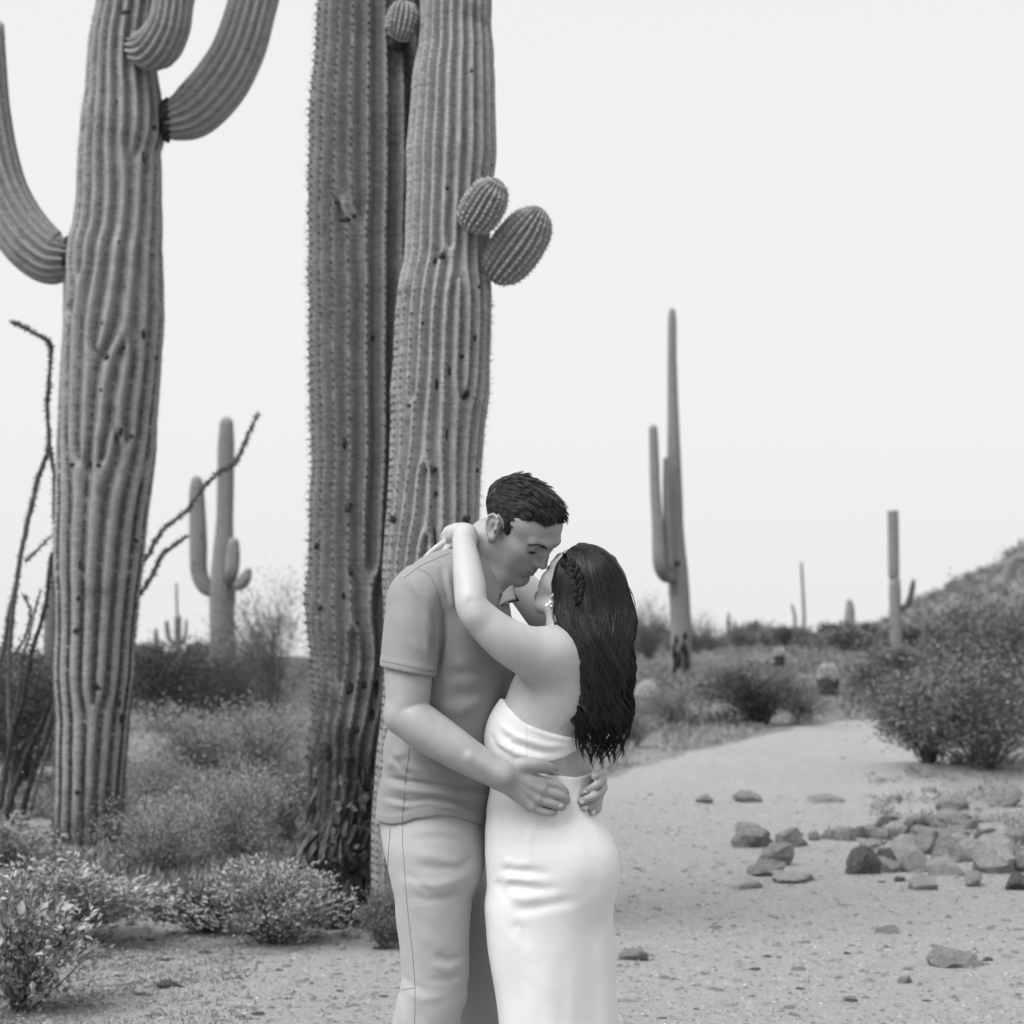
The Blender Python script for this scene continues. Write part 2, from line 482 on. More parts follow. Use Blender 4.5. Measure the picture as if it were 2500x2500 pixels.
# the trodden path that bends away to the right
_pl = np.array([(3.0, -2.4), (6, -2.2), (8, -1.5), (10, -.8), (12, -.5), (14, -.2), (17, .4), (19, 1.1), (21, 2.1), (24, 4.0), (26.5, 5.6), (30, 8.2), (34, 11)])
_pr = np.array([(3.0, 2.6), (6, 3.1), (8, 3.4), (10, 3.2), (12, 3.0), (14, 3.05), (17, 3.5), (19, 3.9), (21, 4.5), (24, 5.8), (26.5, 7.2), (30, 9.8), (34, 12.5)])
def path_keep(x, y):
    return (x > np.interp(y, _pl[:, 0], _pl[:, 1])) & (x < np.interp(y, _pr[:, 0], _pr[:, 1])) & (y > 3) & (y < 34)
vv = np.arange(3, 34, .12); uu = np.linspace(0, 1, 46)
lx_ = np.interp(vv, _pl[:, 0], _pl[:, 1]) + .25 * vnoise(vv * .9, 0 * vv, 0 * vv, 9) + .12 * vnoise(vv * 3.1, 0 * vv, 0 * vv, 10)
rx_ = np.interp(vv, _pr[:, 0], _pr[:, 1]) + .25 * vnoise(vv * .9, 0 * vv, 0 * vv, 11) + .12 * vnoise(vv * 3.1, 0 * vv, 0 * vv, 12)
Xp = lx_[None] + (rx_ - lx_)[None] * uu[:, None]; Yp = vv[None] + 0 * Xp
eg = np.clip(np.minimum(uu, 1 - uu) * 14, 0, 1)[:, None]
Vp = np.stack([Xp, Yp, gz(Xp, Yp) - .004 + .008 * eg], -1).reshape(-1, 3)
i_, j_ = np.meshgrid(np.arange(len(uu) - 1), np.arange(len(vv) - 1), indexing='ij'); k_ = (i_ * len(vv) + j_).ravel()
path = obj("path", mesh_np("path", Vp, np.stack([k_, k_ + len(vv), k_ + len(vv) + 1, k_ + 1], 1)), M_PATH); tag(path, kind="structure")
def on_path(x, y): return bool(path_keep(np.array([x]), np.array([y]))[0])

# far slope on the right
M_HILL, nt, bs = mat_new("hill_scrub")
n1 = noise(nt, .9, 7, .75); n2 = noise(nt, .16, 4)
nt.links.new(mixv(nt, ramp(nt, n1, [(.35, .10), (.6, .27)]), ramp(nt, n2, [(.3, .14), (.7, .25)]), .45), bs.inputs['Base Color'])
bs.inputs['Roughness'].default_value = 1; bump(nt, bs, n1, 1.0, .6)
def hz(x, y):
    t = x / y; px = 1250 + FPX * t
    crest = np.interp(px, [1300, 1700, 1950, 2150, 2230, 2290, 2330, 2420, 2500, 2700, 3300, 4200], [1600, 1590, 1560, 1530, 1478, 1458, 1428, 1392, 1342, 1250, 1090, 1060])
    top = HC - (crest - HY) * 178 / FPX
    f = np.clip((y - 100) / 78, 0, 1); f = f * f * (3 - 2 * f)
    back = np.clip((y - 182) / 160, 0, 1)
    z = -4 + (top + 4) * f - back * 14
    return z + f * (.45 * vnoise(x * .22, y * .2, 0 * x, 21) + .22 * vnoise(x * .7, y * .6, 0 * x, 22))
hill = sheet("hill", np.arange(2, 120, .8), np.concatenate([np.arange(98, 186, 1.0), np.arange(188, 360, 8)]), hz, M_HILL); tag(hill, kind="structure")

# ------------------------------------------------------------------ saguaros
def cactus_mat(name, lo, hi, cork=None, corkn=.25, spot=.07):
    """waxy ribbed skin; cork = heights between which old bark takes over"""
    m, nt, bs = mat_new(name)
    tc = nd(nt, 'ShaderNodeTexCoord', name='tc')
    mp = nd(nt, 'ShaderNodeMapping'); mp.inputs['Scale'].default_value = (1, 1, .16); nt.links.new(tc.outputs['Object'], mp.inputs['Vector'])
    streak = noise(nt, 26, 6, .7, vec=mp.outputs[0])
    mp2 = nd(nt, 'ShaderNodeMapping'); mp2.inputs['Scale'].default_value = (.25, .25, 2.2); nt.links.new(tc.outputs['Object'], mp2.inputs['Vector'])
    band = noise(nt, 3.0, 4, .6, vec=mp2.outputs[0])
    ring = noise(nt, 42, 3, .6, vec=mp2.outputs[0])
    c = mixv(nt, ramp(nt, streak, [(.28, lo * .75), (.72, hi)]), ramp(nt, band, [(.3, lo), (.7, hi)]), .5)
    c = mixv(nt, c, ramp(nt, ring, [(.35, lo * .55), (.6, hi * 1.08)]), .38)
    mott = noise(nt, 34, 5, .75)
    c = mixv(nt, c, ramp(nt, mott, [(.36, lo * .5), (.58, hi * 1.12)]), .30)
    blot = noise(nt, 7, 3, .5)
    c = mixv(nt, c, lo * .55, ramp(nt, blot, [(.64, 0), (.70, .55)]))
    vo = nd(nt, 'ShaderNodeTexVoronoi'); vo.inputs['Scale'].default_value = 9; nt.links.new(tc.outputs['Object'], vo.inputs['Vector'])
    c = mixv(nt, c, lo * .35, ramp(nt, vo.outputs['Distance'], [(spot * .6, .8), (spot, 0)]))
    hgt = mixv(nt, mixv(nt, streak, ring, .5), mott, .35)
    if cork:
        sep = nd(nt, 'ShaderNodeSeparateXYZ'); nt.links.new(tc.outputs['Object'], sep.inputs[0])
        ns = noise(nt, 5.5, 6, .65, dist=.6)
        ma = nd(nt, 'ShaderNodeMath', operation='MULTIPLY_ADD'); ma.inputs[1].default_value = corkn * 4; nt.links.new(ns, ma.inputs[0]); nt.links.new(sep.outputs['Z'], ma.inputs[2])
        mr = nd(nt, 'ShaderNodeMapRange'); mr.inputs['From Min'].default_value = cork[0] + corkn * 2; mr.inputs['From Max'].default_value = cork[1] + corkn * 2
        mr.inputs['To Min'].default_value = 1; mr.inputs['To Max'].default_value = 0
        nt.links.new(ma.outputs[0], mr.inputs['Value'])
        bark = mixv(nt, ramp(nt, noise(nt, 16, 7, .72, dist=1.2), [(.34, .012), (.54, .045), (.74, .20)]), ramp(nt, noise(nt, 60, 5, .7), [(.3, .02), (.7, .13)]), .4)
        c = mixv(nt, c, bark, mr.outputs[0])
        hgt = mixv(nt, hgt, noise(nt, 22, 7, .75, dist=1.0), mr.outputs[0])
    nt.links.new(c, bs.inputs['Base Color'])
    bs.inputs['Roughness'].default_value = .62; bs.inputs['Specular IOR Level'].default_value = .25
    bump(nt, bs, hgt, .7, .018)
    return m
M_SPINE = simple_mat("cactus_spine", .03, .09, 30, .8)
M_SPINE_L = simple_mat("cactus_spine_pale", .35, .5, 30, .7)
M_CORK = simple_mat("cactus_cork", .018, .07, 30, .95, .9, 60, .02, .1)
def frames(C):
    T = np.gradient(C, axis=0); T /= np.linalg.norm(T, axis=1, keepdims=True) + 1e-12
    U = np.zeros_like(C); u = np.array([1.0, 0, 0]); u = u - T[0] * (u @ T[0])
    if np.linalg.norm(u) < .1: u = np.array([0, 0, -1.0]) - T[0] * (-T[0][2])
    for i in range(len(C)):
        u = u - T[i] * (u @ T[i]); u /= np.linalg.norm(u) + 1e-12; U[i] = u
    return T, U, np.cross(T, U)
class Stem:
    """a ribbed column or arm along a centre line; ribs may split or end (dislocations)"""
    def __init__(s, ctrl, n=20, depth=.16, pw=.8, per=8, step=.03, disl=(), row=0.0, gap=.034, seed=0, wob=.05, tip=False, rough=None, dfn=None, twist=0.0, ringamp=.012):
        ctrl = np.asarray(ctrl, float)
        L = np.sum(np.linalg.norm(np.diff(ctrl[:, :3], axis=0), axis=1))
        m = max(6, int(L / step))
        C = spline(ctrl, m)
        if tip:                                             # rounded end
            e = C[-1, :3]; t = C[-1, :3] - C[-2, :3]; t /= np.linalg.norm(t); r = C[-1, 3]
            k = np.linspace(0, 1, 9)[1:]
            cap = np.array([np.append(e + t * r * 1.25 * math.sin(a * math.pi / 2), max(r * math.cos(a * math.pi / 2), r * .03)) for a in k])
            C = np.concatenate([C, cap])
        s.C, s.rad = C[:, :3], C[:, 3]
        s.T, s.U, s.W = frames(s.C)
        s.n, s.depth, s.pw, s.row, s.gap, s.seed, s.wob, s.rough, s.dfn, s.twist, s.ringamp = n, depth, pw, row, gap, seed, wob, rough, dfn, twist, ringamp
        s.len = np.concatenate([[0], np.cumsum(np.linalg.norm(np.diff(s.C, axis=0), axis=1))])
        s.disl = disl
        s.na = n * per
    def phase(s, th, l):
        R_ = np.interp(l, s.len, s.rad)
        f = s.n * th + s.n * s.wob * (vnoise(th * 1.3 + 5, l * 1.1, 0 * th, s.seed) * .5 + .18 * vnoise(th * 4, l * 3.5, 0 * th, s.seed + 3)) + s.twist * l
        for (t0, l0, sg) in s.disl:
            f = f + sg * np.arctan2((l - l0), R_ * (np.mod(th - t0 + np.pi, 2 * np.pi) - np.pi))
        return f
    def radius(s, th, l):
        R_ = np.interp(l, s.len, s.rad)
        w = .5 + .5 * np.cos(s.phase(th, l))
        dp = s.depth if s.dfn is None else np.interp(l, s.dfn[0], s.dfn[1])
        pw = s.pw if s.dfn is None or len(s.dfn) < 3 else np.interp(l, s.dfn[0], s.dfn[2])
        r = R_ * (1 - dp * (1 - w**pw))
        r = r * (1 + s.ringamp * vnoise(l * 7, 0 * l + s.seed, 0 * l, s.seed) + s.ringamp * .8 * vnoise(l * 2.3, th * .8, 0 * l, s.seed + 9))
        if s.rough is not None:
            a = np.interp(l, s.rough[0], s.rough[1])
            x, y = np.cos(th) * 3, np.sin(th) * 3
            r = r * (1 + a * (fnoise(x * 2, y * 2, l * 9, 3, s.seed + 4) + .5 * vnoise(x * 7, y * 7, l * 26, s.seed + 6)))
        return r
    def add(s, mb):
        th = np.arange(s.na) * 2 * np.pi / s.na - np.pi / 2 + 1e-3        # seam of the phase field turned away from the viewer
        th = th + np.pi
        TH, Lg = np.meshgrid(th, s.len)
        TH2 = np.mod(TH - np.pi / 2, 2 * np.pi) - np.pi                   # -pi..pi, 0 faces the camera side
        r = s.radius(TH2, Lg)
        V = s.C[:, None, :] + r[..., None] * (np.cos(TH)[..., None] * s.U[:, None, :] + np.sin(TH)[..., None] * s.W[:, None, :])
        m, na = r.shape; i = np.arange(m - 1)[:, None] * na; j = np.arange(na)[None, :]; k = (j + 1) % na
        Q = np.stack([i + j, i + k, i + na + k, i + na + j], -1).reshape(-1, 4)
        V = V.reshape(-1, 3); c = len(V); V = np.concatenate([V, s.C[:1], s.C[-1:]])
        T = [(c, (q + 1) % na, q) for q in range(na)] + [(c + 1, (m - 1) * na + q, (m - 1) * na + (q + 1) % na) for q in range(na)]
        mb.add(V, Q, T)
    def spines(s, mb, size=.011, sp=.030, lmin=0, lmax=1e9, jitter=.25, keep=.93, front=True, rays=5, out=0.0):
        """areoles with their spines along the rib lines"""
        rnd = np.random.RandomState(s.seed + 77)
        ls = np.arange(max(lmin, .02), min(lmax, s.len[-1] - .01), s.gap)
        th = np.linspace(-np.pi, np.pi, 1400) if not front else np.linspace(-2.0, 2.0, 900)
        P_, N_ = [], []
        for l in ls:
            l = l + rnd.uniform(-jitter, jitter) * s.gap * .5
            f = np.mod(s.phase(th, l + 0 * th) - s.row, 2 * np.pi)
            z = np.where((f[:-1] > 4) & (f[1:] < 2))[0]
            z = np.concatenate([z, np.where((f[:-1] < 2) & (f[1:] > 4))[0]])
            z = z[rnd.rand(len(z)) < keep]
            t = th[z]
            if not len(t): continue
            r = s.radius(t, l + 0 * t); r = r + out * (np.interp(l, s.len, s.rad) - r)
            C = np.array([np.interp(l, s.len, s.C[:, q]) for q in range(3)]); U = np.array([np.interp(l, s.len, s.U[:, q]) for q in range(3)]); W = np.array([np.interp(l, s.len, s.W[:, q]) for q in range(3)])
            a = t - np.pi / 2                    # back to the ring's own angle: 0 of t faces -W
            a = t + np.pi / 2 + np.pi
            d = np.cos(a)[:, None] * U + np.sin(a)[:, None] * W
            P_.append(C + r[:, None] * d); N_.append(d)
        if not P_: return
        P_ = np.concatenate(P_); N_ = np.concatenate(N_); n = len(P_)
        up = np.array([0, 0, 1.0]); A = np.cross(N_, up); A /= np.linalg.norm(A, axis=1, keepdims=True) + 1e-9; B = np.cross(N_, A)
        sz = size * rnd.uniform(.7, 1.25, n)[:, None]
        # pad
        pad = [P_ + A * sz * .55, P_ + B * sz * .8, P_ - A * sz * .55, P_ - B * sz * .8, P_ + N_ * sz * .5, P_ - N_ * sz * .3]
        V = np.stack(pad, 1).reshape(-1, 3); b = (np.arange(n) * 6)[:, None, None]
        tri = np.array([(0, 1, 4), (1, 2, 4), (2, 3, 4), (3, 0, 4)])[None]
        mb.add(V, None, (b + tri).reshape(-1, 3))
        for q in range(rays):
            ang = rnd.uniform(0, 2 * np.pi, n)[:, None]; el = rnd.uniform(.25, 1.2, n)[:, None]
            D = (np.cos(ang) * A + np.sin(ang) * B) * np.cos(el) + N_ * np.sin(el); L = sp * rnd.uniform(.5, 1.2, n)[:, None]
            S = np.cross(D, N_ + .3 * A); S /= np.linalg.norm(S, axis=1, keepdims=True) + 1e-9
            w = .0011 * size / .011
            V = np.stack([P_ + S * w, P_ - S * w, P_ + D * L, P_ + np.cross(S, D) * w], 1).reshape(-1, 3); b = (np.arange(n) * 4)[:, None, None]
            mb.add(V, None, (b + np.array([(0, 1, 2), (1, 3, 2), (3, 0, 2)])[None]).reshape(-1, 3))
def ctrl(rows, d):
    """photo rows (row, left, right) at distance d -> centre line with radii, lowest first"""
    out = []
    for r in rows:
        dd = r[3] if len(r) > 3 else d
        c = P((r[1] + r[2]) / 2, r[0], dd); out.append((c.x, c.y, c.z, (r[2] - r[1]) / 2 * dd / FPX))
    out.sort(key=lambda q: q[2]); return out
def limb(pts, d):
    """points (col, row, radius px[, distance])"""
    out = []
    for p in pts:
        dd = p[3] if len(p) > 3 else d
        c = P(p[0], p[1], dd); out.append((c.x, c.y, c.z, p[2] * dd / FPX))
    return out
def cactus(label, base, name="saguaro", group=None):
    t = empty(name, base); tag(t, label, "cactus", group); return t
def part(t, name, stems, mat, kind=None):
    mb = MB()
    for s in stems: s.add(mb)
    o = obj(name, mb.mesh(name), mat, t)
    return o
def spine_part(t, stems, mat, **kw):
    mb = MB()
    for s in stems: s.spines(mb, **kw)
    if mb.n: tag(obj("spines", mb.mesh("spines", False), mat, t), kind="stuff")
def joint(t, px, py, d, r, sx=.55, seed=0, mat=None):
    """dark corky collar where an arm leaves the trunk"""
    rnd = np.random.RandomState(seed)
    bm = bmesh.new(); bmesh.ops.create_icosphere(bm, subdivisions=3, radius=1)
    c = P(px, py, d); k = r * d / FPX
    for v in bm.verts:
        n = 1 + .22 * float(vnoise(v.co.x * 3, v.co.y * 3, v.co.z * 3, seed)) + .12 * float(vnoise(v.co.x * 8, v.co.y * 8, v.co.z * 8, seed + 2))
        v.co = Vector((v.co.x * k * sx, v.co.y * k, v.co.z * k)) * n + c
    for f in bm.faces: f.smooth = True
    me = bpy.data.meshes.new("arm_joint"); bm.to_mesh(me); bm.free()
    return obj("arm_joint", me, mat or M_CORK, t)
def scars(t, bvh, lst, seed=0):
    rnd = np.random.RandomState(seed)
    for (px, py, w, h) in lst:
        d, n = hit(bvh, px, py)
        if d is None: continue
        bm = bmesh.new(); bmesh.ops.create_icosphere(bm, subdivisions=2, radius=1)
        c = P(px, py, d); a = w * d / FPX; b = h * d / FPX
        for v in bm.verts:
            q = 1 + .45 * float(vnoise(v.co.x * 2.3, v.co.y * 2.3, v.co.z * 2.3, seed + px))
            v.co = Vector((v.co.x * a * q, v.co.y * .008 * q, v.co.z * b * q)) + c
        for f in bm.faces: f.smooth = True
        me = bpy.data.meshes.new("scar"); bm.to_mesh(me); bm.free()
        obj("scar", me, M_CORK, t)
def bvh_mesh(o):
    me = o.data; V = np.zeros(len(me.vertices) * 3, np.float32); me.vertices.foreach_get("co", V)
    M = np.array(parent_world(o.parent) @ o.matrix_parent_inverse) if o.parent else np.eye(4)
    V = V.reshape(-1, 3) @ M[:3, :3].T + M[:3, 3]
    return BVHTree.FromPolygons(V.tolist(), [list(p.vertices) for p in me.polygons])
# ---- the tall one on the left, three arms showing
D1 = 12.2
b = GD(215, D1)
t = cactus("tall saguaro at the left with three upcurving arms, rising out of the picture", b)
M_C1 = cactus_mat("saguaro_skin_left", .205, .31, (b[2] + .05, b[2] + .42), .18)
rows1 = [(2120, 130, 300), (2040, 127, 302), (1950, 131, 301), (1850, 132, 308), (1750, 134, 316), (1660, 130, 325), (1560, 134, 330), (1480, 134, 338), (1400, 131, 347), (1330, 130, 355), (1240, 136, 361), (1115, 139, 379), (1000, 143, 385), (900, 149, 392), (800, 154, 400), (700, 155, 401), (620, 160, 397),
         (560, 178, 396), (475, 186, 396), (365, 191, 394), (320, 195, 402), (250, 203, 398), (175, 211, 384), (100, 217, 384), (0, 236, 392), (-150, 250, 400), (-500, 262, 405)]
base_z = ctrl(rows1, D1)[0][2]
def lz(py, d, z0): return (HC - (py - HY) * d / FPX) - z0
dis = [(-.35, 1130, 1), (.08, 1135, 1), (.62, 1080, 1), (-.12, 868, 1), (.45, 845, -1), (.35, 1066, -1), (-.62, 685, 1), (.55, 385, 1), (.2, 1712, 1), (-1.0, 760, 1)]
s1 = Stem(ctrl(rows1, D1), n=17, depth=.10, pw=.55, per=10, step=.03, disl=[(a, lz(y, D1, base_z), -g) for a, y, g in dis], row=math.pi, gap=.022, seed=3, wob=.012,
          dfn=([0, lz(1500, D1, base_z), lz(1100, D1, base_z), lz(700, D1, base_z), 9], [.13, .14, .18, .20, .20], [.34, .38, .6, .75, .75]), rough=([0, .3, .9, 9], [.06, .02, .005, .004]))
tr = part(t, "trunk", [s1], M_C1)
for y0, y1, sz, kp in ((2200, 1420, .024, .97), (1420, 1180, .020, .93), (1180, 1000, .017, .85), (1000, 780, .014, .75), (780, -600, .010, .6)):
    spine_part(t, [s1], M_SPINE, size=sz, sp=.036, lmin=lz(y0, D1, base_z), lmax=lz(y1, D1, base_z), keep=kp, out=.7)
arms = [Stem(limb([(398, 292, 40), (430, 290, 54), (476, 268, 66), (536, 204, 68), (581, 125, 65), (611, 30, 62), (630, -60, 63), (650, -250, 68)], D1), n=17, depth=.20, pw=.75, per=8, seed=11, gap=.03, row=math.pi, wob=.02),
        Stem(limb([(332, 112, 34, 12.12), (352, 119, 47, 12.0), (384, 112, 57, 11.88), (411, 66, 54, 11.82), (421, 10, 51, 11.8), (424, -40, 56, 11.8), (428, -250, 58, 11.8)], D1), n=17, depth=.20, pw=.75, per=8, seed=12, gap=.03, row=math.pi, wob=.02),
        Stem(limb([(180, 628, 44), (150, 632, 58), (114, 624, 67), (60, 574, 70), (7, 482, 68), (-22, 380, 66), (-40, 260, 64), (-55, 60, 64)], D1), n=17, depth=.20, pw=.75, per=8, seed=13, gap=.03, row=math.pi, wob=.02)]
for a in arms: part(t, "arm", [a], M_C1)
spine_part(t, arms, M_SPINE, size=.008, sp=.02, rays=3)
joint(t, 408, 292, D1, 50, .34, 1); joint(t, 342, 116, 12.03, 42, .4, 2); joint(t, 166, 632, D1, 52, .34, 3)
BV1 = bvh_mesh(tr)
scars(t, BV1, [(377, 311, 6, 6), (348, 385, 7, 14), (286, 249, 11, 6), (307, 29, 12, 5), (263, 872, 10, 7), (306, 849, 9, 5), (350, 816, 5, 11), (379, 874, 6, 5), (224, 1133, 14, 7), (241, 1135, 7, 5), (178, 1135, 8, 6), (294, 1052, 6, 10), (321, 1064, 6, 6), (286, 1069, 6, 8),
               (195, 1379, 5, 10), (190, 1458, 5, 9), (186, 1539, 8, 7), (236, 1677, 9, 9), (308, 1682, 8, 6), (286, 1715, 10, 12), (294, 1752, 12, 12), (188, 1934, 7, 5), (247, 952, 4, 5), (268, 1010, 4, 5), (250, 790, 4, 5), (290, 590, 3, 5), (305, 700, 3, 5), (226, 1640, 4, 4), (331, 1320, 8, 5)], 5)

# ---- the pair in the middle: the darker left trunk
D2 = 9.55
b = GD(830, D2)
t = cactus("dark thick saguaro trunk with corky black base, left of the middle pair", b)
M_C2 = cactus_mat("saguaro_skin_dark", .135, .215, (b[2] + .70, b[2] + 1.12), .30, .05)
rows2 = [(2300, 752, 906), (2240, 756, 900), (2180, 744, 905), (2110, 727, 908), (2072, 724, 914), (2005, 747, 928), (1912, 752, 945), (1810, 749, 966), (1726, 763, 990), (1610, 757, 1022), (1493, 744, 1040), (1400, 750, 1052), (1240, 754, 1062), (1115, 760, 1070), (900, 754, 1076), (700, 754, 1080), (540, 752, 1080),
         (370, 754, 1082), (250, 758, 1080), (125, 770, 1070), (0, 779, 1060), (-200, 790, 1050), (-600, 800, 1040)]
z0 = ctrl(rows2, D2)[0][2]
dis = [(-.55, 510, 1), (-.25, 535, -1), (-.45, 1650, -1), (-.15, 1530, 1), (.1, 1390, -1), (-.9, 1500, 1), (-.7, 1810, 1)]
s2 = Stem(ctrl(rows2, D2), n=23, depth=.13, pw=1.5, per=9, step=.025, disl=[(a, lz(y, D2, z0), g) for a, y, g in dis], row=0.0, gap=.036, seed=23, wob=.018,
          dfn=([0, lz(1800, D2, z0), lz(1500, D2, z0), 9], [.02, .11, .19, .20], [.8, 1.0, 1.7, 1.7]), rough=([0, .25, lz(1900, D2, z0), lz(1700, D2, z0), 9], [.20, .16, .08, .015, .004]))
tr = part(t, "trunk", [s2], M_C2)
spine_part(t, [s2], M_SPINE, size=.0105, sp=.036, rays=7, lmin=lz(1850, D2, z0))
BV2 = bvh_mesh(tr)
scars(t, BV2, [(820, 493, 14, 5), (842, 536, 14, 6), (862, 528, 8, 7), (839, 1083, 6, 12), (774, 1333, 7, 8), (857, 1395, 7, 10), (851, 1238, 9, 14), (907, 824, 10, 7), (780, 1483, 6, 9), (838, 1455, 5, 8), (870, 1520, 8, 5), (850, 1680, 18, 14), (890, 1672, 26, 13), (920, 1678, 14, 20), (862, 1780, 16, 9), (850, 1850, 9, 12), (800, 1835, 6, 20), (764, 1880, 8, 24), (910, 1745, 14, 14),
               (885, 1925, 16, 9), (760, 2115, 20, 14), (850, 2120, 26, 14), (800, 2070, 12, 9), (890, 2060, 14, 20), (815, 2215, 18, 16), (870, 2250, 18, 12)], 9)
# loose plates of bark at its foot
rnd = np.random.RandomState(4)
M_BARK = simple_mat("bark_plate", .025, .15, 22, .95, .8, 70, .01, .1)
for i in range(70):
    px, py = rnd.uniform(735, 915), rnd.uniform(1880, 2285)
    d, n = hit(BV2, px, py)
    if d is None: continue
    c = np.array(P(px, py, d)); w, h = rnd.uniform(.008, .030), rnd.uniform(.02, .07)
    a = rnd.uniform(-.5, .5); n = np.array(n)
    u = np.array([math.cos(a), 0, math.sin(a)]); u -= n * (u @ n); u /= np.linalg.norm(u); v = np.cross(n, u)
    k = 8; an = np.arange(k) * 2 * math.pi / k; rr = 1 + .35 * rnd.randn(k)
    ring = c + n * .012 + u * (np.cos(an) * w * rr)[:, None] + v * (np.sin(an) * h * rr)[:, None] + n * (rnd.uniform(-.008, .014, k))[:, None]
    V = np.concatenate([ring, ring * .25 + c * .75 - n * .02, [c + n * .022]])
    T = [(2 * k, i_, (i_ + 1) % k) for i_ in range(k)]; Q = [(i_, i_ + k, (i_ + 1) % k + k, (i_ + 1) % k) for i_ in range(k)]
    obj("bark_plate", mesh_np("bark_plate", V, Q, T, False), M_BARK, t)
# small round arm high between the two trunks
bud = Stem(limb([(972, 92, 14, 9.22), (977, 78, 34, 9.2), (983, 50, 40, 9.2), (987, 24, 36, 9.2), (989, 9, 22, 9.2), (990, 1, 3, 9.2)], 9.2), n=18, depth=.24, pw=.8, per=8, step=.008, seed=31, gap=.018, row=0, wob=.02)
M_BUD = cactus_mat("saguaro_skin_young", .16, .26, None, .2, .01)
part(t, "bud_arm", [bud], M_BUD); spine_part(t, [bud], M_SPINE_L, size=.008, sp=.014, rays=4)
joint(t, 972, 98, 9.26, 26, .8, 6)

# ---- its paler neighbour with two buds
D3 = 9.2
b = GD(1030, D3)
t = cactus("pale ribbed saguaro trunk with two round buds on its right side", b)
M_C3 = cactus_mat("saguaro_skin_pale", .225, .345, (b[2] - .2, b[2] + .25), .2)
rows3 = [(2330, 912, 1120), (2200, 906, 1130), (2060, 906, 1136), (1900, 915, 1140), (1750, 930, 1144), (1600, 940, 1150), (1500, 936, 1154), (1400, 932, 1158), (1320, 938, 1164), (1260, 944, 1171), (1155, 950, 1176), (1030, 952, 1188), (905, 957, 1197), (800, 963, 1199), (700, 971, 1202), (640, 984, 1198), (560, 987, 1200),
         (500, 989, 1204), (440, 992, 1206), (372, 992, 1213), (300, 998, 1212), (207, 1004, 1210), (160, 1012, 1206), (124, 1019, 1205), (60, 1023, 1199), (0, 1026, 1200), (-200, 1032, 1196), (-600, 1040, 1190)]
z0 = ctrl(rows3, D3)[0][2]
dis = [(-.08, 634, 1), (.1, 620, -1), (.35, 690, 1), (-.05, 1310, 1), (-.25, 1140, 1), (.55, 960, -1), (-.6, 985, -1), (.0, 450, 0)]
s3 = Stem(ctrl(rows3, D3), n=22, depth=.21, pw=.8, per=9, step=.022, disl=[(a, lz(y, D3, z0), g) for a, y, g in dis], row=.9, gap=.034, seed=41, wob=.018, ringamp=.016)
tr = part(t, "trunk", [s3], M_C3)
spine_part(t, [s3], M_SPINE, size=.009, sp=.034, rays=6, lmax=lz(720, D3, z0))
spine_part(t, [s3], M_SPINE, size=.005, sp=.014, lmin=lz(720, D3, z0), rays=3)
buds = [Stem(limb([(1148, 560, 22, 9.02), (1158, 540, 46, 9.0), (1176, 512, 53, 8.98), (1194, 480, 50, 8.96), (1206, 461, 41, 8.95), (1214, 447, 26, 8.94), (1218, 440, 10, 8.94), (1219, 438, 2, 8.94)], 9), n=20, depth=.24, pw=.8, per=8, step=.008, seed=51, gap=.019, row=0, wob=.015),
        Stem(limb([(1206, 676, 26, 9.15), (1222, 655, 54, 9.12), (1252, 616, 64, 9.1), (1288, 566, 60, 9.08), (1306, 538, 49, 9.06), (1317, 519, 31, 9.05), (1322, 511, 13, 9.05), (1324, 508, 2, 9.05)], 9), n=20, depth=.24, pw=.8, per=8, step=.008, seed=52, gap=.021, row=0, wob=.015)]
M_BUD2 = cactus_mat("saguaro_skin_bud", .18, .28, None, .2, .01)
for q in buds: part(t, "bud", [q], M_BUD2)
spine_part(t, buds, M_SPINE_L, size=.009, sp=.017, rays=4, front=False)
BV3 = bvh_mesh(tr)
scars(t, BV3, [(1062, 636, 18, 8), (1078, 626, 8, 9), (1052, 1147, 13, 9), (1064, 936, 7, 12), (1139, 965, 12, 10), (1002, 990, 9, 5), (1160, 824, 5, 8), (1068, 1205, 9, 5), (1060, 1312, 12, 24), (1162, 1149, 9, 5), (959, 1267, 8, 10), (1139, 1267, 9, 9), (1099, 905, 4, 10), (1032, 790, 4, 4), (1170, 700, 4, 5), (1090, 460, 6, 4), (1152, 172, 4, 5), (1090, 1060, 4, 14), (1130, 870, 7, 4)], 13)

# ---- saguaros farther off
M_CF = cactus_mat("saguaro_skin_far", .19, .28, None, .2, .05)
M_CF2 = cactus_mat("saguaro_skin_far_dark", .13, .20, None, .2, .05)
def far(label, d, px, trunk, arms=(), mat=None, n=16, spn=False, flat_top=False, per=5, group=None, amat=None):
    b = GD(px, d); t = cactus(label, b, group=group)
    lo = HY + (HC - b[2]) * FPX / d + 4
    tk = [(px if len(trunk) and False else trunk[0][0], lo, trunk[0][2])] + list(trunk)
    S = [Stem(limb(tk, d), n=n, depth=.2, pw=.8, per=per, step=max(.04, d / 500), seed=int(px), wob=.02, tip=not flat_top)]
    part(t, "trunk", S, mat or M_CF)
    A = []
    for a in arms:
        q = Stem(limb(a, d), n=max(10, n - 3), depth=.2, pw=.8, per=per, step=max(.03, d / 700), seed=int(px) + len(A), wob=.02, tip=True); A.append(q)
        part(t, "arm", [q], amat or mat or M_CF)
    if spn: spine_part(t, S + A, M_SPINE, size=.012, sp=.03, rays=2)
    return t
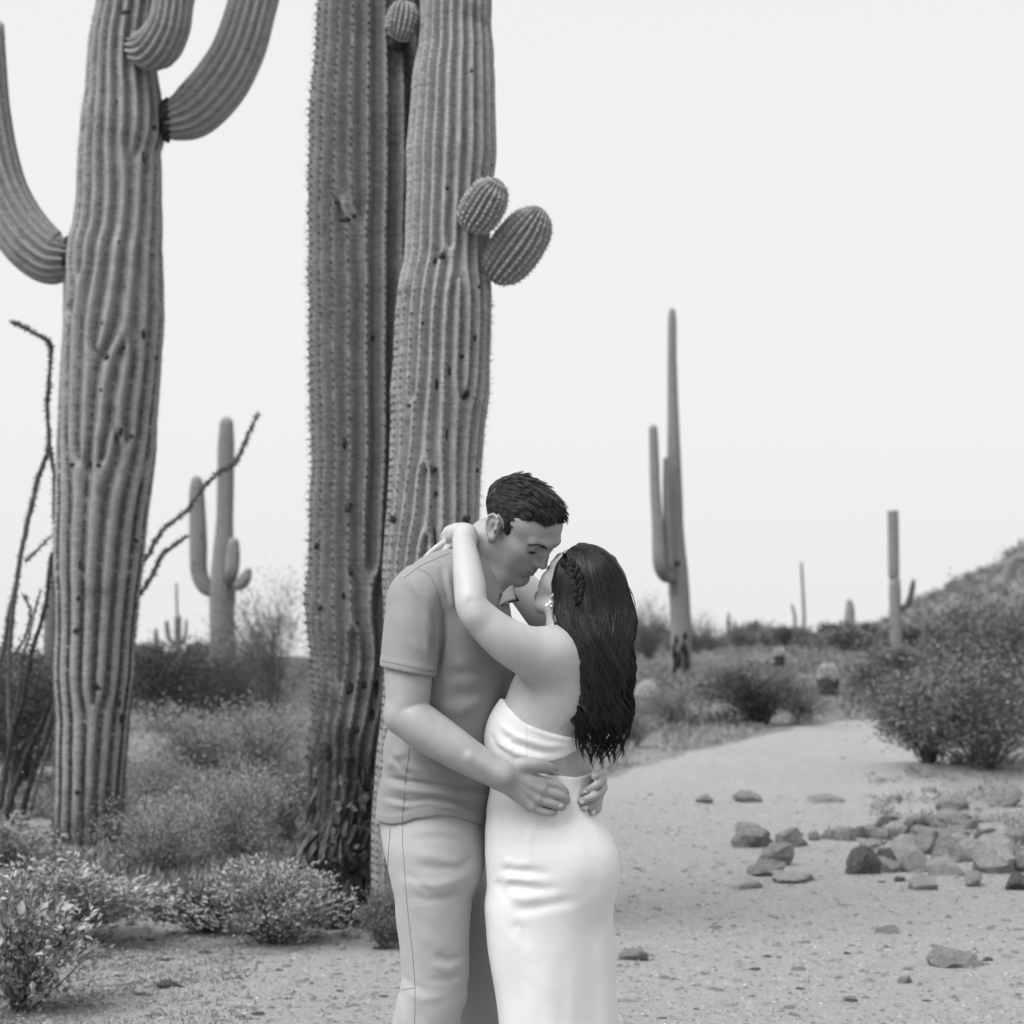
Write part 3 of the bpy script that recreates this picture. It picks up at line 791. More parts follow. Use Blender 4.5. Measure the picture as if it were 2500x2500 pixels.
far("mid-distance saguaro with three short arms, behind the left trunk and right of it", 30, 543, [(543, 1640, 32), (543, 1560, 31), (542, 1480, 31), (545, 1420, 32), (546, 1340, 25), (549, 1260, 21), (551, 1150, 20.5), (552, 1080, 20), (553, 1038, 17)],
    [[(520, 1446, 14), (500, 1432, 19), (486, 1395, 21), (484, 1330, 22), (482, 1260, 21), (480, 1205, 19), (480, 1180, 15)],
     [(556, 1420, 12, 29.8), (566, 1400, 16, 29.7), (569, 1360, 17.5, 29.7), (570, 1330, 15, 29.7)],
     [(572, 1432, 11, 29.7), (588, 1426, 16, 29.7), (600, 1410, 15, 29.7), (605, 1398, 10, 29.7)]], spn=False, n=18)
tb = far("lone tall slender saguaro right of the couple with a fire-scarred foot and two close arms", 35, 1660, [(1663, 1640, 26), (1663, 1560, 25.5), (1660, 1480, 25.5), (1655, 1400, 25), (1650, 1300, 20), (1648, 1200, 18), (1645, 1100, 16.5), (1643, 1000, 13.5), (1641, 880, 11.5), (1641, 790, 10.5), (1641, 762, 8)],
    [[(1640, 1412, 12, 34.8), (1622, 1404, 16, 34.7), (1610, 1370, 17, 34.6), (1606, 1290, 15, 34.6), (1600, 1200, 13, 34.6), (1597, 1110, 12, 34.6), (1595, 1050, 11, 34.6)],
     [(1634, 1390, 11, 34.7), (1630, 1300, 10, 34.7), (1627, 1200, 9, 34.7), (1627, 1125, 8, 34.7)]], n=16)
# its charred foot
M_CHAR = simple_mat("charred_bark", .012, .05, 8, .95, .6, 30, .03, .1)
for px, py, w, h in ((1646, 1660, 7, 42), (1674, 1640, 8, 56), (1655, 1610, 10, 22), (1668, 1580, 7, 16), (1644, 1590, 4, 18), (1672, 1552, 5, 9), (1650, 1560, 4, 10), (1652, 1374, 7, 5), (1615, 1384, 4, 4), (1640, 1415, 7, 6)):
    bm = bmesh.new(); bmesh.ops.create_icosphere(bm, subdivisions=3, radius=1); c = P(px, py, 34.86)
    for v in bm.verts:
        q = 1 + .5 * float(vnoise(v.co.x * 3, v.co.y * 3, v.co.z * 3, px)); v.co = Vector((v.co.x * w * 35 / FPX * q, v.co.y * .07, v.co.z * h * 35 / FPX * q)) + c
    me = bpy.data.meshes.new("charred_patch"); bm.to_mesh(me); bm.free(); obj("charred_patch", me, M_CHAR, tb)
far("broken-topped saguaro with one hooked arm on the right slope", 55, 2184, [(2188, 1560, 15), (2186, 1500, 15), (2184, 1420, 13.5), (2182, 1416, 10.5), (2182, 1412, 11), (2182, 1400, 13.5), (2181, 1320, 13.5), (2180, 1262, 13.5), (2179, 1246, 13)],
    [[(2192, 1488, 7), (2210, 1482, 8), (2222, 1462, 8), (2228, 1432, 7), (2230, 1420, 5)]], n=14, flat_top=True, amat=cactus_mat("saguaro_skin_arm_dark", .07, .11))
far("stubby armless saguaro standing between the tall one and the broken one", 60, 2074, [(2072, 1545, 15), (2074, 1510, 13), (2075, 1485, 11), (2074, 1472, 8)], n=14)
far("thin pole-like saguaro on the far ridge", 95, 1958, [(1963, 1500, 4), (1960, 1440, 3.6), (1957, 1385, 3.2), (1957, 1374, 2.4)], mat=M_CF2, n=12, per=4)
far("short leaning saguaro on the ridge beside the thin pole-like one", 92, 1936, [(1941, 1510, 4), (1937, 1490, 3.6), (1934, 1478, 3)], mat=M_CF2, n=12, per=4)
far("tiny saguaro on the skyline right of the lone tall one", 90, 1778, [(1778, 1525, 4), (1779, 1505, 3.5), (1779, 1497, 2.4)], mat=M_CF2, n=12, per=4)
far("candelabra-shaped saguaro on the left skyline with thin tall leader", 58, 432, [(434, 1590, 9), (434, 1540, 8.5), (434, 1506, 8), (433, 1500, 3.5), (431, 1460, 3), (431, 1426, 2.6)],
    [[(428, 1572, 5), (414, 1562, 6), (408, 1535, 6), (407, 1520, 5)], [(440, 1572, 4), (450, 1562, 4.5), (454, 1535, 4), (455, 1515, 3)]], mat=M_CF2, n=12, per=4)
far("squat many-armed saguaro on the left skyline next to the candelabra-shaped one", 58.5, 381, [(381, 1600, 8), (381, 1570, 7), (381, 1550, 6), (381, 1536, 3)],
    [[(374, 1612, 5), (362, 1604, 5.5), (356, 1590, 4.5)], [(388, 1612, 4), (398, 1604, 5), (402, 1592, 4)]], mat=M_CF2, n=12, per=4)
far("saguaro trunk half hidden behind the left edge of the tall left one", 17, 122, [(124, 1800, 24), (126, 1650, 22), (128, 1500, 19), (130, 1400, 16), (131, 1365, 12)], mat=M_CF2, n=16)

# ---- barrel cacti
def barrel(label, px, d, w, h, mat, seed, grp=None):
    b = GD(px, d); t = empty("barrel_cactus", b); tag(t, label, "cactus", grp)
    lo = HY + (HC - b[2]) * FPX / d
    r = w / 2
    S = Stem(limb([(px, lo + 3, r * .8), (px, lo - h * .25, r * .98), (px, lo - h * .55, r), (px, lo - h * .8, r * .82), (px, lo - h * .94, r * .45), (px, lo - h, r * .1)], d), n=18, depth=.16, pw=1.0, per=6, step=.02, seed=seed, row=0, gap=.035)
    part(t, "stem", [S], mat); spine_part(t, [S], M_SPINE_L, size=.030, sp=.045, rays=6, lmin=S.len[-1] * .58, front=False, keep=1)
    spine_part(t, [S], M_SPINE, size=.016, sp=.03, rays=3, lmax=S.len[-1] * .58, front=False)
M_BR = cactus_mat("barrel_skin", .04, .09, None)
barrel("rounded barrel cactus with pale spiny crown on the right flat", 2022, 29, 50, 82, M_BR, 3)
barrel("small upright barrel cactus behind the pale-crowned one", 1903, 36, 26, 48, M_BR, 4)
barrel("pale spiny barrel cactus beside the long dark hair", 1582, 27, 58, 84, cactus_mat("barrel_skin_pale", .2, .3), 5)
# ------------------------------------------------------------------ shrubs
def leaf_mat(name, lo, hi, rough=.7):
    m, nt, bs = mat_new(name)
    oi = nd(nt, 'ShaderNodeNewGeometry')
    n = noise(nt, 7, 3)
    c = mixv(nt, ramp(nt, n, [(.3, lo), (.7, hi)]), ramp(nt, oi.outputs['Random Per Island'], [(0, lo * .8), (1, hi * 1.15)]), .6)
    nt.links.new(c, bs.inputs['Base Color']); bs.inputs['Roughness'].default_value = rough; bs.inputs['Specular IOR Level'].default_value = .3
    return m
ML_SILVER = leaf_mat("leaf_silver", .18, .40); ML_MID = leaf_mat("leaf_mid", .085, .22); ML_DARK = leaf_mat("leaf_dark", .03, .085)
ML_DRY = leaf_mat("leaf_dry", .19, .36); M_TWIG = simple_mat("twig", .07, .16, 20, .9); M_TWIG_D = simple_mat("twig_dark", .03, .08, 20, .9)
def leaves(mb, Pn, D, L, W, rnd, fold=.25):
    """one bent diamond per leaf: position, direction, length, width"""
    n = len(Pn); r = rnd.normal(0, 1, (n, 3)); S = np.cross(D, r); S /= np.linalg.norm(S, axis=1, keepdims=True) + 1e-9; N = np.cross(S, D)
    L = np.broadcast_to(L, (n,))[:, None]; W = np.broadcast_to(W, (n,))[:, None]
    V = np.stack([Pn, Pn + D * L * .45 + S * W * .5 + N * W * fold, Pn + D * L - N * L * .12, Pn + D * L * .45 - S * W * .5 + N * W * fold], 1).reshape(-1, 3)
    b = (np.arange(n) * 4)[:, None]
    mb.add(V, None, np.concatenate([b + np.array([[0, 1, 2]]), b + np.array([[0, 2, 3]])]))
def bush(seed, R_=.5, H=.7, stems=40, nleaf=2600, L=.035, W=.014, twigs=4, trad=.004, inner=.35, up=.5, clump=.05, open_=0.0, flat=1.0):
    """two meshes: branches and foliage of one shrub, base at the origin"""
    rnd = np.random.RandomState(seed); st = MB(); segs = []
    for i in range(stems):
        a = rnd.uniform(0, 2 * np.pi); e = rnd.uniform(.12, 1.0)**.7
        tip = np.array([math.cos(a) * R_ * e, math.sin(a) * R_ * e, H * math.sqrt(max(0.05, 1 - .75 * e * e)) * rnd.uniform(.72, 1.08)])
        mid = tip * np.array([.35, .35, .55]) + rnd.normal(0, .04, 3) * H
        c = spline([rnd.normal(0, .02, 3) * [1, 1, 0], mid, tip], 7)
        c[1:] += rnd.normal(0, .012, (6, 3)) * H
        st.tube(c, np.linspace(trad, trad * .3, 7), 4, cap=False); segs.append(c[2:])
        for k in range(twigs):
            p = c[rnd.randint(2, 6)]; d = rnd.normal(0, 1, 3) + [0, 0, up]; d /= np.linalg.norm(d)
            q = spline([p, p + d * H * .10 + rnd.normal(0, .01, 3), p + d * H * rnd.uniform(.16, .30)], 4)
            st.tube(q, np.linspace(trad * .5, trad * .18, 4), 3, cap=False); segs.append(q)
    pts = np.concatenate(segs); wt = np.clip(pts[:, 2] / H - inner * .5, .05, 1) ; wt /= wt.sum()
    idx = rnd.choice(len(pts), nleaf, p=wt)
    Pn = pts[idx] + rnd.normal(0, clump * H, (nleaf, 3))
    Pn = Pn[Pn[:, 2] > .01]; n = len(Pn)
    D = Pn * [1, 1, .3]; D /= np.linalg.norm(D, axis=1, keepdims=True) + 1e-9; D = D * .7 + rnd.normal(0, .6, (n, 3)) + [0, 0, up]; D /= np.linalg.norm(D, axis=1, keepdims=True)
    fo = MB(); leaves(fo, Pn, D, L * rnd.uniform(.6, 1.3, n), W * rnd.uniform(.7, 1.2, n), rnd)
    return st.mesh("branches"), fo.mesh("foliage", False)
LIB = {
    'leafy': [bush(s, .5, .62, 60, 5600, .038, .018, 4, .005, .2, .5, .05) for s in (1, 2)],
    'fine': [bush(s, .55, .6, 60, 4200, .024, .009, 6, .003, .1, .8, .07) for s in (3, 4)],
    'dark': [bush(s, .6, .9, 50, 5200, .030, .014, 6, .006, .25, .4, .07) for s in (5, 6)],
    'airy': [bush(s, .62, 1.0, 46, 2600, .026, .010, 9, .005, .35, .6, .05) for s in (7, 8)],
    'twiggy': [bush(s, .6, .6, 70, 1500, .026, .010, 8, .004, .2, .5, .06) for s in (9, 10)],
    'far': [bush(s, .6, .6, 26, 1100, .060, .034, 2, .006, .1, .5, .09) for s in (11, 12, 13)],
}
def shrub(label, px, d, w, h, style, mat, twig=M_TWIG, var=0, rot=None, group=None, name="shrub", z=0.0, dep=None, cat="shrub"):
    """a shrub w by h photo pixels in size, rooted at distance d in column px"""
    b = GD(px, d); me_s, me_f = LIB[style][var % len(LIB[style])]
    t = empty(name, b + [0, 0, z - .02]); tag(t, label, cat, group)
    bb = np.array(me_f.get('dim') if 'dim' in me_f else dims(me_f))
    sx, sz = w * d / FPX / bb[0], h * d / FPX / bb[1]
    for nm, me, mt in (("branches", me_s, twig), ("foliage", me_f, mat)):
        o = bpy.data.objects.new(nm, me); COL.objects.link(o); o.parent = t
        if not me.materials: me.materials.append(None)
        o.material_slots[0].link = 'OBJECT'; o.material_slots[0].material = mt
        if nm == "foliage": o["kind"] = "stuff"
    t.scale = (sx, (dep * d / FPX / bb[0]) if dep else sx, sz); t.rotation_euler = (0, 0, rot if rot is not None else (px * 1.7) % 6.28)
    return t
def dims(me):
    V = np.zeros(len(me.vertices) * 3, np.float32); me.vertices.foreach_get("co", V); V = V.reshape(-1, 3)
    q = np.percentile(V, [2, 98], axis=0); me['dim'] = [float(q[1, 0] - q[0, 0]), float(q[1, 2])]
    return me['dim']
def dep_of(py): return float(GP(1250, py)[1])
# left side, from near to far
shrub("silvery leafy bush filling the left edge behind the nearest bush", 110, 9.0, 430, 205, 'leafy', ML_SILVER, var=0, name="brittlebush")
shrub("pale leafy bush at the left edge above the silvery one, under the ocotillo", 0, 10.6, 240, 180, 'leafy', ML_SILVER, var=1, name="brittlebush")
shrub("leafy bush growing against the corky foot of the dark trunk", 660, 9.05, 300, 200, 'leafy', ML_SILVER, var=1, name="brittlebush")
shrub("small leafy bush to the left of the bush at the corky foot", 505, 9.3, 190, 130, 'leafy', ML_MID, var=0, name="brittlebush")
shrub("little leafy bush between the corky trunk and the trousers", 938, 8.9, 110, 150, 'leafy', ML_MID, var=0, name="brittlebush", rot=1.0)
shrub("fine-leaved grey bush in front of the tall left saguaro, on its right", 390, 11.0, 290, 210, 'fine', ML_DRY, var=0)
shrub("fine-leaved grey bush midway between the tall left saguaro and the dark trunk", 570, 11.6, 300, 250, 'fine', ML_DRY, var=1)
shrub("fine-leaved grey bush close to the left side of the dark trunk", 700, 12.2, 210, 230, 'fine', ML_MID, var=0)
shrub("low dry bush behind the foot of the tall left saguaro", 250, 13.2, 280, 190, 'fine', ML_DRY, var=1)
shrub("pale feathery bush on the rise left of the dark trunk", 640, 16.5, 280, 190, 'fine', ML_DRY, var=0)
shrub("feathery bush on the rise halfway to the tall left saguaro", 490, 17.0, 380, 170, 'fine', ML_DRY, var=1)
shrub("pale low bush on the rise at the right edge of the tall left saguaro", 350, 15.0, 260, 130, 'fine', ML_DRY, var=0)
shrub("dark broad creosote bush behind the right edge of the tall left saguaro", 400, 21, 270, 215, 'dark', ML_DARK, M_TWIG_D, 0, name="creosote_bush")
shrub("dark creosote bush below the three-armed saguaro", 520, 23, 250, 175, 'dark', ML_DARK, M_TWIG_D, 1, name="creosote_bush")
shrub("dead black-stemmed bush below the three-armed saguaro", 575, 20.5, 100, 170, 'twiggy', ML_DARK, M_TWIG_D, 0)
shrub("tall airy palo verde touching the left side of the dark trunk", 668, 27, 230, 330, 'airy', ML_MID, var=0, name="palo_verde", cat="tree")
shrub("airy bush behind the dark trunk, left of the tall airy palo verde", 590, 29, 180, 220, 'airy', ML_MID, var=1, name="palo_verde", cat="tree")
shrub("dark bush low at the far left behind the ocotillo", 60, 15.5, 300, 330, 'dark', ML_DARK, M_TWIG_D, 1)
shrub("pale rounded bush at the far left edge behind the ocotillo stems", 20, 17.5, 170, 260, 'fine', ML_DRY, var=0)
shrub("small airy bush on the left skyline under the candelabra-shaped saguaro", 340, 46, 150, 60, 'airy', ML_MID, var=0)
shrub("wide low bush on the left skyline below the candelabra-shaped saguaro", 450, 44, 200, 50, 'far', ML_MID, var=1)
# right side
shrub("big leafy bush at the right edge beside the path, light flecks in its leaves", 2400, 17.8, 480, 275, 'dark', ML_MID, var=1, name="creosote_bush", rot=.4)
shrub("lower leafy bush at the left foot of the big right-edge bush", 2270, 18.6, 250, 210, 'leafy', ML_MID, var=0)
shrub("tall speckled bush rising behind the big right-edge bush", 2450, 24, 340, 340, 'dark', ML_MID, var=0, name="creosote_bush", rot=2.2)
shrub("dark bush left of the tall speckled one on the right", 2345, 27, 200, 240, 'dark', ML_DARK, var=1, name="creosote_bush")
shrub("half-dead twiggy bush at the left side of the path", 1862, 22.6, 270, 150, 'dark', ML_DARK, M_TWIG_D, 0)
shrub("smaller twiggy bush to the right of the half-dead one", 1962, 23.2, 110, 90, 'twiggy', ML_DARK, M_TWIG_D, 1)
shrub("feathery grey bush close to the ends of the dark hair", 1632, 23.2, 170, 130, 'airy', ML_DRY, var=1)
shrub("low bush partly hidden by the dark hair", 1548, 20.6, 110, 100, 'fine', ML_MID, var=0)
shrub("dark round bush where the path bends out of sight", 2165, 25.5, 170, 120, 'dark', ML_DARK, var=0)
shrub("round dark bush below the broken-topped saguaro", 2190, 33, 130, 80, 'dark', ML_DARK, var=1)
shrub("spreading bush below the stubby armless saguaro", 2080, 42, 170, 70, 'far', ML_MID, var=0)
shrub("airy pale tree behind the left arm of the lone tall saguaro", 1585, 48, 130, 160, 'airy', ML_MID, var=0, name="palo_verde", cat="tree")
shrub("faint airy tree right of the lone tall saguaro", 1700, 52, 100, 110, 'airy', ML_MID, var=1, name="palo_verde", cat="tree")
rnd = np.random.RandomState(8)
for i in range(40):                                            # low scrub along the far flat
    px = rnd.uniform(1540, 2330); d = rnd.uniform(52, 90)
    if px > 2100: d = rnd.uniform(60, 90)
    shrub("low grey scrub bush on the far flat to the right", px, d, rnd.uniform(3.4, 6) * 16, rnd.uniform(.4, .85) * FPX / d, 'far', ML_MID if i % 3 else ML_DARK, var=i, group="scrub bushes on the far right flat")
for i in range(9):
    px = 960 + i * 62; d = rnd.uniform(24, 60)
    shrub("scrub bush on the flat behind the embracing couple", px, d, rnd.uniform(70, 120) * 36 / d, rnd.uniform(.5, .8) * FPX / d, 'far' if d > 34 else 'dark', ML_MID if i % 2 else ML_DARK, var=i, group="scrub bushes behind the couple")
for i in range(12):
    px = rnd.uniform(-60, 760); d = rnd.uniform(34, 56)
    shrub("low grey scrub bush on the far flat to the left", px, d, rnd.uniform(70, 130), rnd.uniform(.35, .6) * FPX / d, 'far', ML_MID if i % 2 else ML_DARK, var=i, group="scrub bushes on the far left flat")
# scrub on the far slope: reads as one mass
mb = MB(); hx_, hy_ = rnd.uniform(14, 58, 2600), rnd.uniform(104, 182, 2600); hp_ = 1250 + FPX * hx_ / hy_
ok = (hp_ > 1880) & (hp_ < 2620); hx_, hy_ = hx_[ok], hy_[ok]; k = 22; n = len(hx_)
r = np.repeat(rnd.uniform(.25, .8, n), k)[:, None]; c = np.repeat(np.stack([hx_, hy_, hz(hx_, hy_)], 1), k, axis=0)
D = rnd.normal(0, 1, (n * k, 3)) + [0, 0, .6]; D /= np.linalg.norm(D, axis=1, keepdims=True)
leaves(mb, c + rnd.normal(0, 1, (n * k, 3)) * r * [.5, .5, .28] + r * [0, 0, .30], D, .22, .14, rnd)
tag(obj("hillside_scrub", mb.mesh("hillside_scrub", False), ML_MID), "grey scrub covering the far slope at the right", kind="stuff")
for i in range(9):
    px = 2245 + i * 30; d = 160 + (i * 37) % 19; x = (px - 1250) * d / FPX; z = float(hz(np.array([x]), np.array([d]))[0])
    hh = (14 + (i * 23) % 15)
    t = empty("saguaro", (x, d, z)); tag(t, "tiny saguaro standing on the far slope at the right", "cactus", "tiny saguaros on the far slope")
    c0 = HY - (z - HC) * FPX / d
    part(t, "trunk", [Stem(limb([(px, c0 + 2, 1.6), (px, c0 - hh * .5, 1.6), (px, c0 - hh, 1.3)], d), n=8, depth=.1, per=3, step=.3, seed=i, tip=True)], M_CF2)

# ---- ground cover, too fine to count
def cover(name, label, spots, mat, seed, blades=9, L=(.05, .14), W=.006, lean=.6, leafy=0.0):
    rnd = np.random.RandomState(seed); mb = MB(); S = np.repeat(spots, blades, axis=0); k = len(S); s = S[:, 2]
    Pn = np.stack([S[:, 0], S[:, 1], gz(S[:, 0], S[:, 1])], 1); Pn[:, :2] += rnd.normal(0, .035, (k, 2)) * s[:, None]
    D = rnd.normal(0, lean, (k, 3)); D[:, 2] = np.abs(D[:, 2]) + .7; D /= np.linalg.norm(D, axis=1, keepdims=True)
    ln = rnd.uniform(*L, k) * s
    leaves(mb, Pn + D * (ln * rnd.uniform(0, leafy + 1e-6, k))[:, None], D, ln, W * s * rnd.uniform(.7, 1.4, k), rnd, .1)
    tag(obj(name, mb.mesh(name, False), mat), label, kind="stuff")
rnd = np.random.RandomState(31)
def spots(n, px0, px1, d0, d1, s0, s1, avoid_path=True, dens=-.25):
    k = int(n * 1.6); d = 1 / rnd.uniform(1 / d1, 1 / d0, k); px = rnd.uniform(px0, px1, k); x = (px - 1250) * d / FPX
    ok = vnoise(x * .9, d * .6, 0 * x, 3) > dens
    if avoid_path: ok &= ~path_keep(x, d)
    for q, e in ((2022, 29.4), (1903, 36), (1582, 27.4)): ok &= ~((np.abs(px - q) < 42) & (d < e))
    return np.stack([x, d, rnd.uniform(s0, s1, k)], 1)[ok][:n]
cover("dry_grass", "dry low weeds over the ground on the left", spots(5200, -80, 930, 10.2, 26, .6, 1.3), ML_DRY, 1, 8, (.04, .11), .0055, .9)
cover("ground_weeds", "small leafy weeds over the ground on the left", spots(2600, -80, 760, 9.6, 22, .6, 1.4), ML_MID, 2, 10, (.02, .045), .014, 1.1, 1.8)
cover("dry_grass", "dry low weeds over the flat on the right", spots(8000, 1440, 2600, 18.5, 60, .8, 1.7, True, -.8), ML_DRY, 3, 9, (.025, .07), .008, 1.3, .5)
cover("ground_weeds", "grey leafy weeds over the flat on the right", spots(4200, 1440, 2600, 21, 60, 1.0, 2.2, True, 0), ML_MID, 7, 10, (.02, .045), .018, 1.2, 2.4)
cover("dry_grass", "dry weeds over the flat behind the couple", spots(2600, 900, 1480, 15, 60, .8, 1.9, True, -.6), ML_DRY, 9, 8, (.03, .09), .009, 1.2, .5)
cover("ground_weeds", "leafy weeds among the rocks at the right edge", spots(300, 2130, 2600, 12.2, 18, .6, 1.2, False, -.3), ML_MID, 4, 9, (.02, .06), .012, .9, .6)
cover("leaf_litter", "grass bits and litter on the ground at lower left", spots(900, -60, 620, 6.6, 9.4, .5, 1.0, False, -.1), ML_MID, 6, 5, (.012, .04), .006, 2.2)

# ---- the nearest bush, bottom left: single leaves can be told apart
b = GD(48, 7.5)
t = empty("brittlebush", b); tag(t, "nearest bush at the bottom left corner with broad pointed leaves", "shrub")
rnd = np.random.RandomState(17); st = MB(); tips = []
for i in range(52):
    a = rnd.uniform(0, 6.28); e = rnd.uniform(.1, 1); R_ = .29; H = .46
    tip = np.array([math.cos(a) * R_ * e, math.sin(a) * R_ * e, H * math.sqrt(1 - .7 * e * e) * rnd.uniform(.75, 1.05)])
    c = spline([rnd.normal(0, .012, 3) * [1, 1, 0], tip * [.4, .4, .5] + rnd.normal(0, .015, 3), tip], 8)
    st.tube(c + b, np.linspace(.0045, .0018, 8), 5); tips.append(c)
obj("branches", st.mesh("branches"), M_TWIG, t)
def leaf_mesh(seed):
    """a broad pointed leaf with a folded midrib, along +X"""
    r = np.random.RandomState(seed); n = 6; s = np.linspace(0, 1, n); w = .5 * np.sin(np.pi * s**.75)**.9 * .55; w[0] = .03; w[-1] = .01
    dz = -.22 * s**2 + .05 * np.sin(s * 6 + seed)
    V = []; Q = []
    for i in range(n): V += [(s[i], -w[i], dz[i] + w[i] * .35 + r.uniform(-.03, .03)), (s[i], 0, dz[i]), (s[i], w[i], dz[i] + w[i] * .35 + r.uniform(-.03, .03))]
    for i in range(n - 1): k = i * 3; Q += [(k, k + 3, k + 4, k + 1), (k + 1, k + 4, k + 5, k + 2)]
    return mesh_np("leaf", V, Q)
LM = [leaf_mesh(s) for s in range(5)]
for me in LM: me.materials.append(ML_SILVER)
ML_NEAR = leaf_mat("leaf_near", .20, .36); 
fo = MB(); allp = []
for i in range(280):
    c = tips[rnd.randint(len(tips))]; j = rnd.randint(3, 8); p = c[j] + rnd.normal(0, .018, 3)
    d = p * [1, 1, .2]; d = d / (np.linalg.norm(d) + 1e-6) * .8 + rnd.normal(0, .5, 3) + [0, 0, .35]; d /= np.linalg.norm(d)
    o = bpy.data.objects.new("leaf", LM[i % 5]); COL.objects.link(o); o.parent = t
    o.location = Vector(p); o.scale = (1, 1, 1); L = rnd.uniform(.030, .058)
    o.rotation_mode = 'QUATERNION'; o.rotation_quaternion = Vector(d).to_track_quat('X', 'Z') @ Matrix.Rotation(rnd.uniform(-.8, .8), 4, 'X').to_quaternion(); o.scale = (L, L, L)
n = 2600; q = np.array([tips[rnd.randint(len(tips))][rnd.randint(2, 8)] for _ in range(n)]) + rnd.normal(0, .022, (n, 3)) + b
D = (q - b) * [1, 1, .3] + rnd.normal(0, .12, (n, 3)) + [0, 0, .08]; D /= np.linalg.norm(D, axis=1, keepdims=True)
leaves(fo, q, D, rnd.uniform(.018, .042, n), rnd.uniform(.010, .022, n), rnd); tag(obj("foliage", fo.mesh("foliage", False), ML_SILVER, t), kind="stuff")
for i in range(5):                                            # flower stalks
    mb = MB(); p0 = np.array([rnd.uniform(-.2, .25), rnd.uniform(-.1, .1), .36]) + b; mb.tube(spline([p0, p0 + [rnd.uniform(-.05, .09), 0, .12], p0 + [rnd.uniform(-.05, .14), 0, .22]], 6), .0014, 4)
    obj("flower_stalk", mb.mesh("flower_stalk"), M_TWIG, t)

# ---- ocotillo behind the tall left saguaro: bare thorny wands
M_OCO = simple_mat("ocotillo_bark", .05, .13, 40, .9, .6, 80, .01)
M_OCO_D = simple_mat("ocotillo_bark_dark", .02, .06, 40, .9, .6, 80, .01)
def wand(t, pts, d0, d1, r, mat, seed):
    rnd = np.random.RandomState(seed); n = len(pts)
    c = np.array([PN(p[0], p[1], d0 + (d1 - d0) * i / (n - 1)) for i, p in enumerate(pts)])
    L = np.sum(np.linalg.norm(np.diff(c, axis=0), axis=1)); m = max(12, int(L / .02)); c = spline(c, m)
    c += np.stack([.006 * fbm1(np.linspace(0, L * 12, m), seed + q) for q in range(3)], 1) * .5
    mb = MB(); rad = np.linspace(r * .75, r * .38, m) * (1 + .22 * vnoise(np.arange(m) * .9, 0 * np.arange(m), 0 * np.arange(m), seed)); mb.tube(c, rad, 6)
    k = int(L / .0028); i = rnd.randint(0, m, k); D = rnd.normal(0, 1, (k, 3)); D /= np.linalg.norm(D, axis=1, keepdims=True)
    leaves(mb, c[i] + D * rad[i][:, None] * .7, D, rnd.uniform(.012, .030, k), .008, rnd)
    obj("stem", mb.mesh("stem", False), mat, t)
b = GD(55, 13.6); t = empty("ocotillo", b); tag(t, "thorny bare-stemmed ocotillo at the left edge, wands reaching past the tall saguaro", "shrub")
zb = HY + (HC - b[2]) * FPX / 13.6
W = [([(30, zb), (22, 1700), (29, 1500), (41, 1425), (62, 1301), (83, 1210), (99, 1147), (118, 1089), (116, 990), (120, 928), (126, 866), (122, 841), (99, 822), (58, 799), (29, 785)], 13.4, 13.2, .026, M_OCO),
     ([(118, 1089), (126, 1114), (132, 1156), (130, 1230), (136, 1290)], 13.25, 13.3, .02, M_OCO),
     ([(62, 1371), (95, 1338), (128, 1305)], 13.3, 13.3, .014, M_OCO),
     ([(0, zb - 40), (28, 1800), (50, 1731), (62, 1669), (77, 1599), (95, 1532), (110, 1474), (120, 1412), (128, 1346)], 13.1, 13.0, .026, M_OCO_D),
     ([(-30, zb), (-12, 1750), (0, 1632), (12, 1557), (25, 1491), (45, 1400)], 13.7, 13.6, .028, M_OCO),
     ([(10, 1640), (25, 1611), (58, 1566), (74, 1499), (66, 1470), (56, 1454)], 13.5, 13.5, .015, M_OCO),
     ([(12, zb - 10), (60, 1850), (100, 1770), (124, 1700), (132, 1640)], 13.3, 13.2, .03, M_OCO_D),
     ([(48, zb - 10), (80, 1880), (116, 1800), (132, 1740)], 13.3, 13.2, .024, M_OCO_D),
     ([(60, zb), (190, 1620), (300, 1480), (344, 1446), (373, 1404), (385, 1371), (410, 1342), (458, 1307)], 13.8, 13.9, .022, M_OCO),
     ([(50, zb), (160, 1640), (290, 1440), (358, 1359), (381, 1321), (406, 1284), (456, 1247), (493, 1193), (530, 1158), (572, 1131), (592, 1098), (603, 1064), (630, 1011)], 13.8, 14.0, .020, M_OCO),
     ([(20, zb), (30, 1800), (50, 1650), (62, 1580), (100, 1440)], 13.9, 13.9, .016, M_OCO)]
for i, (p, d0, d1, r, mt) in enumerate(W): wand(t, p, d0, d1, r, mt, 60 + i)

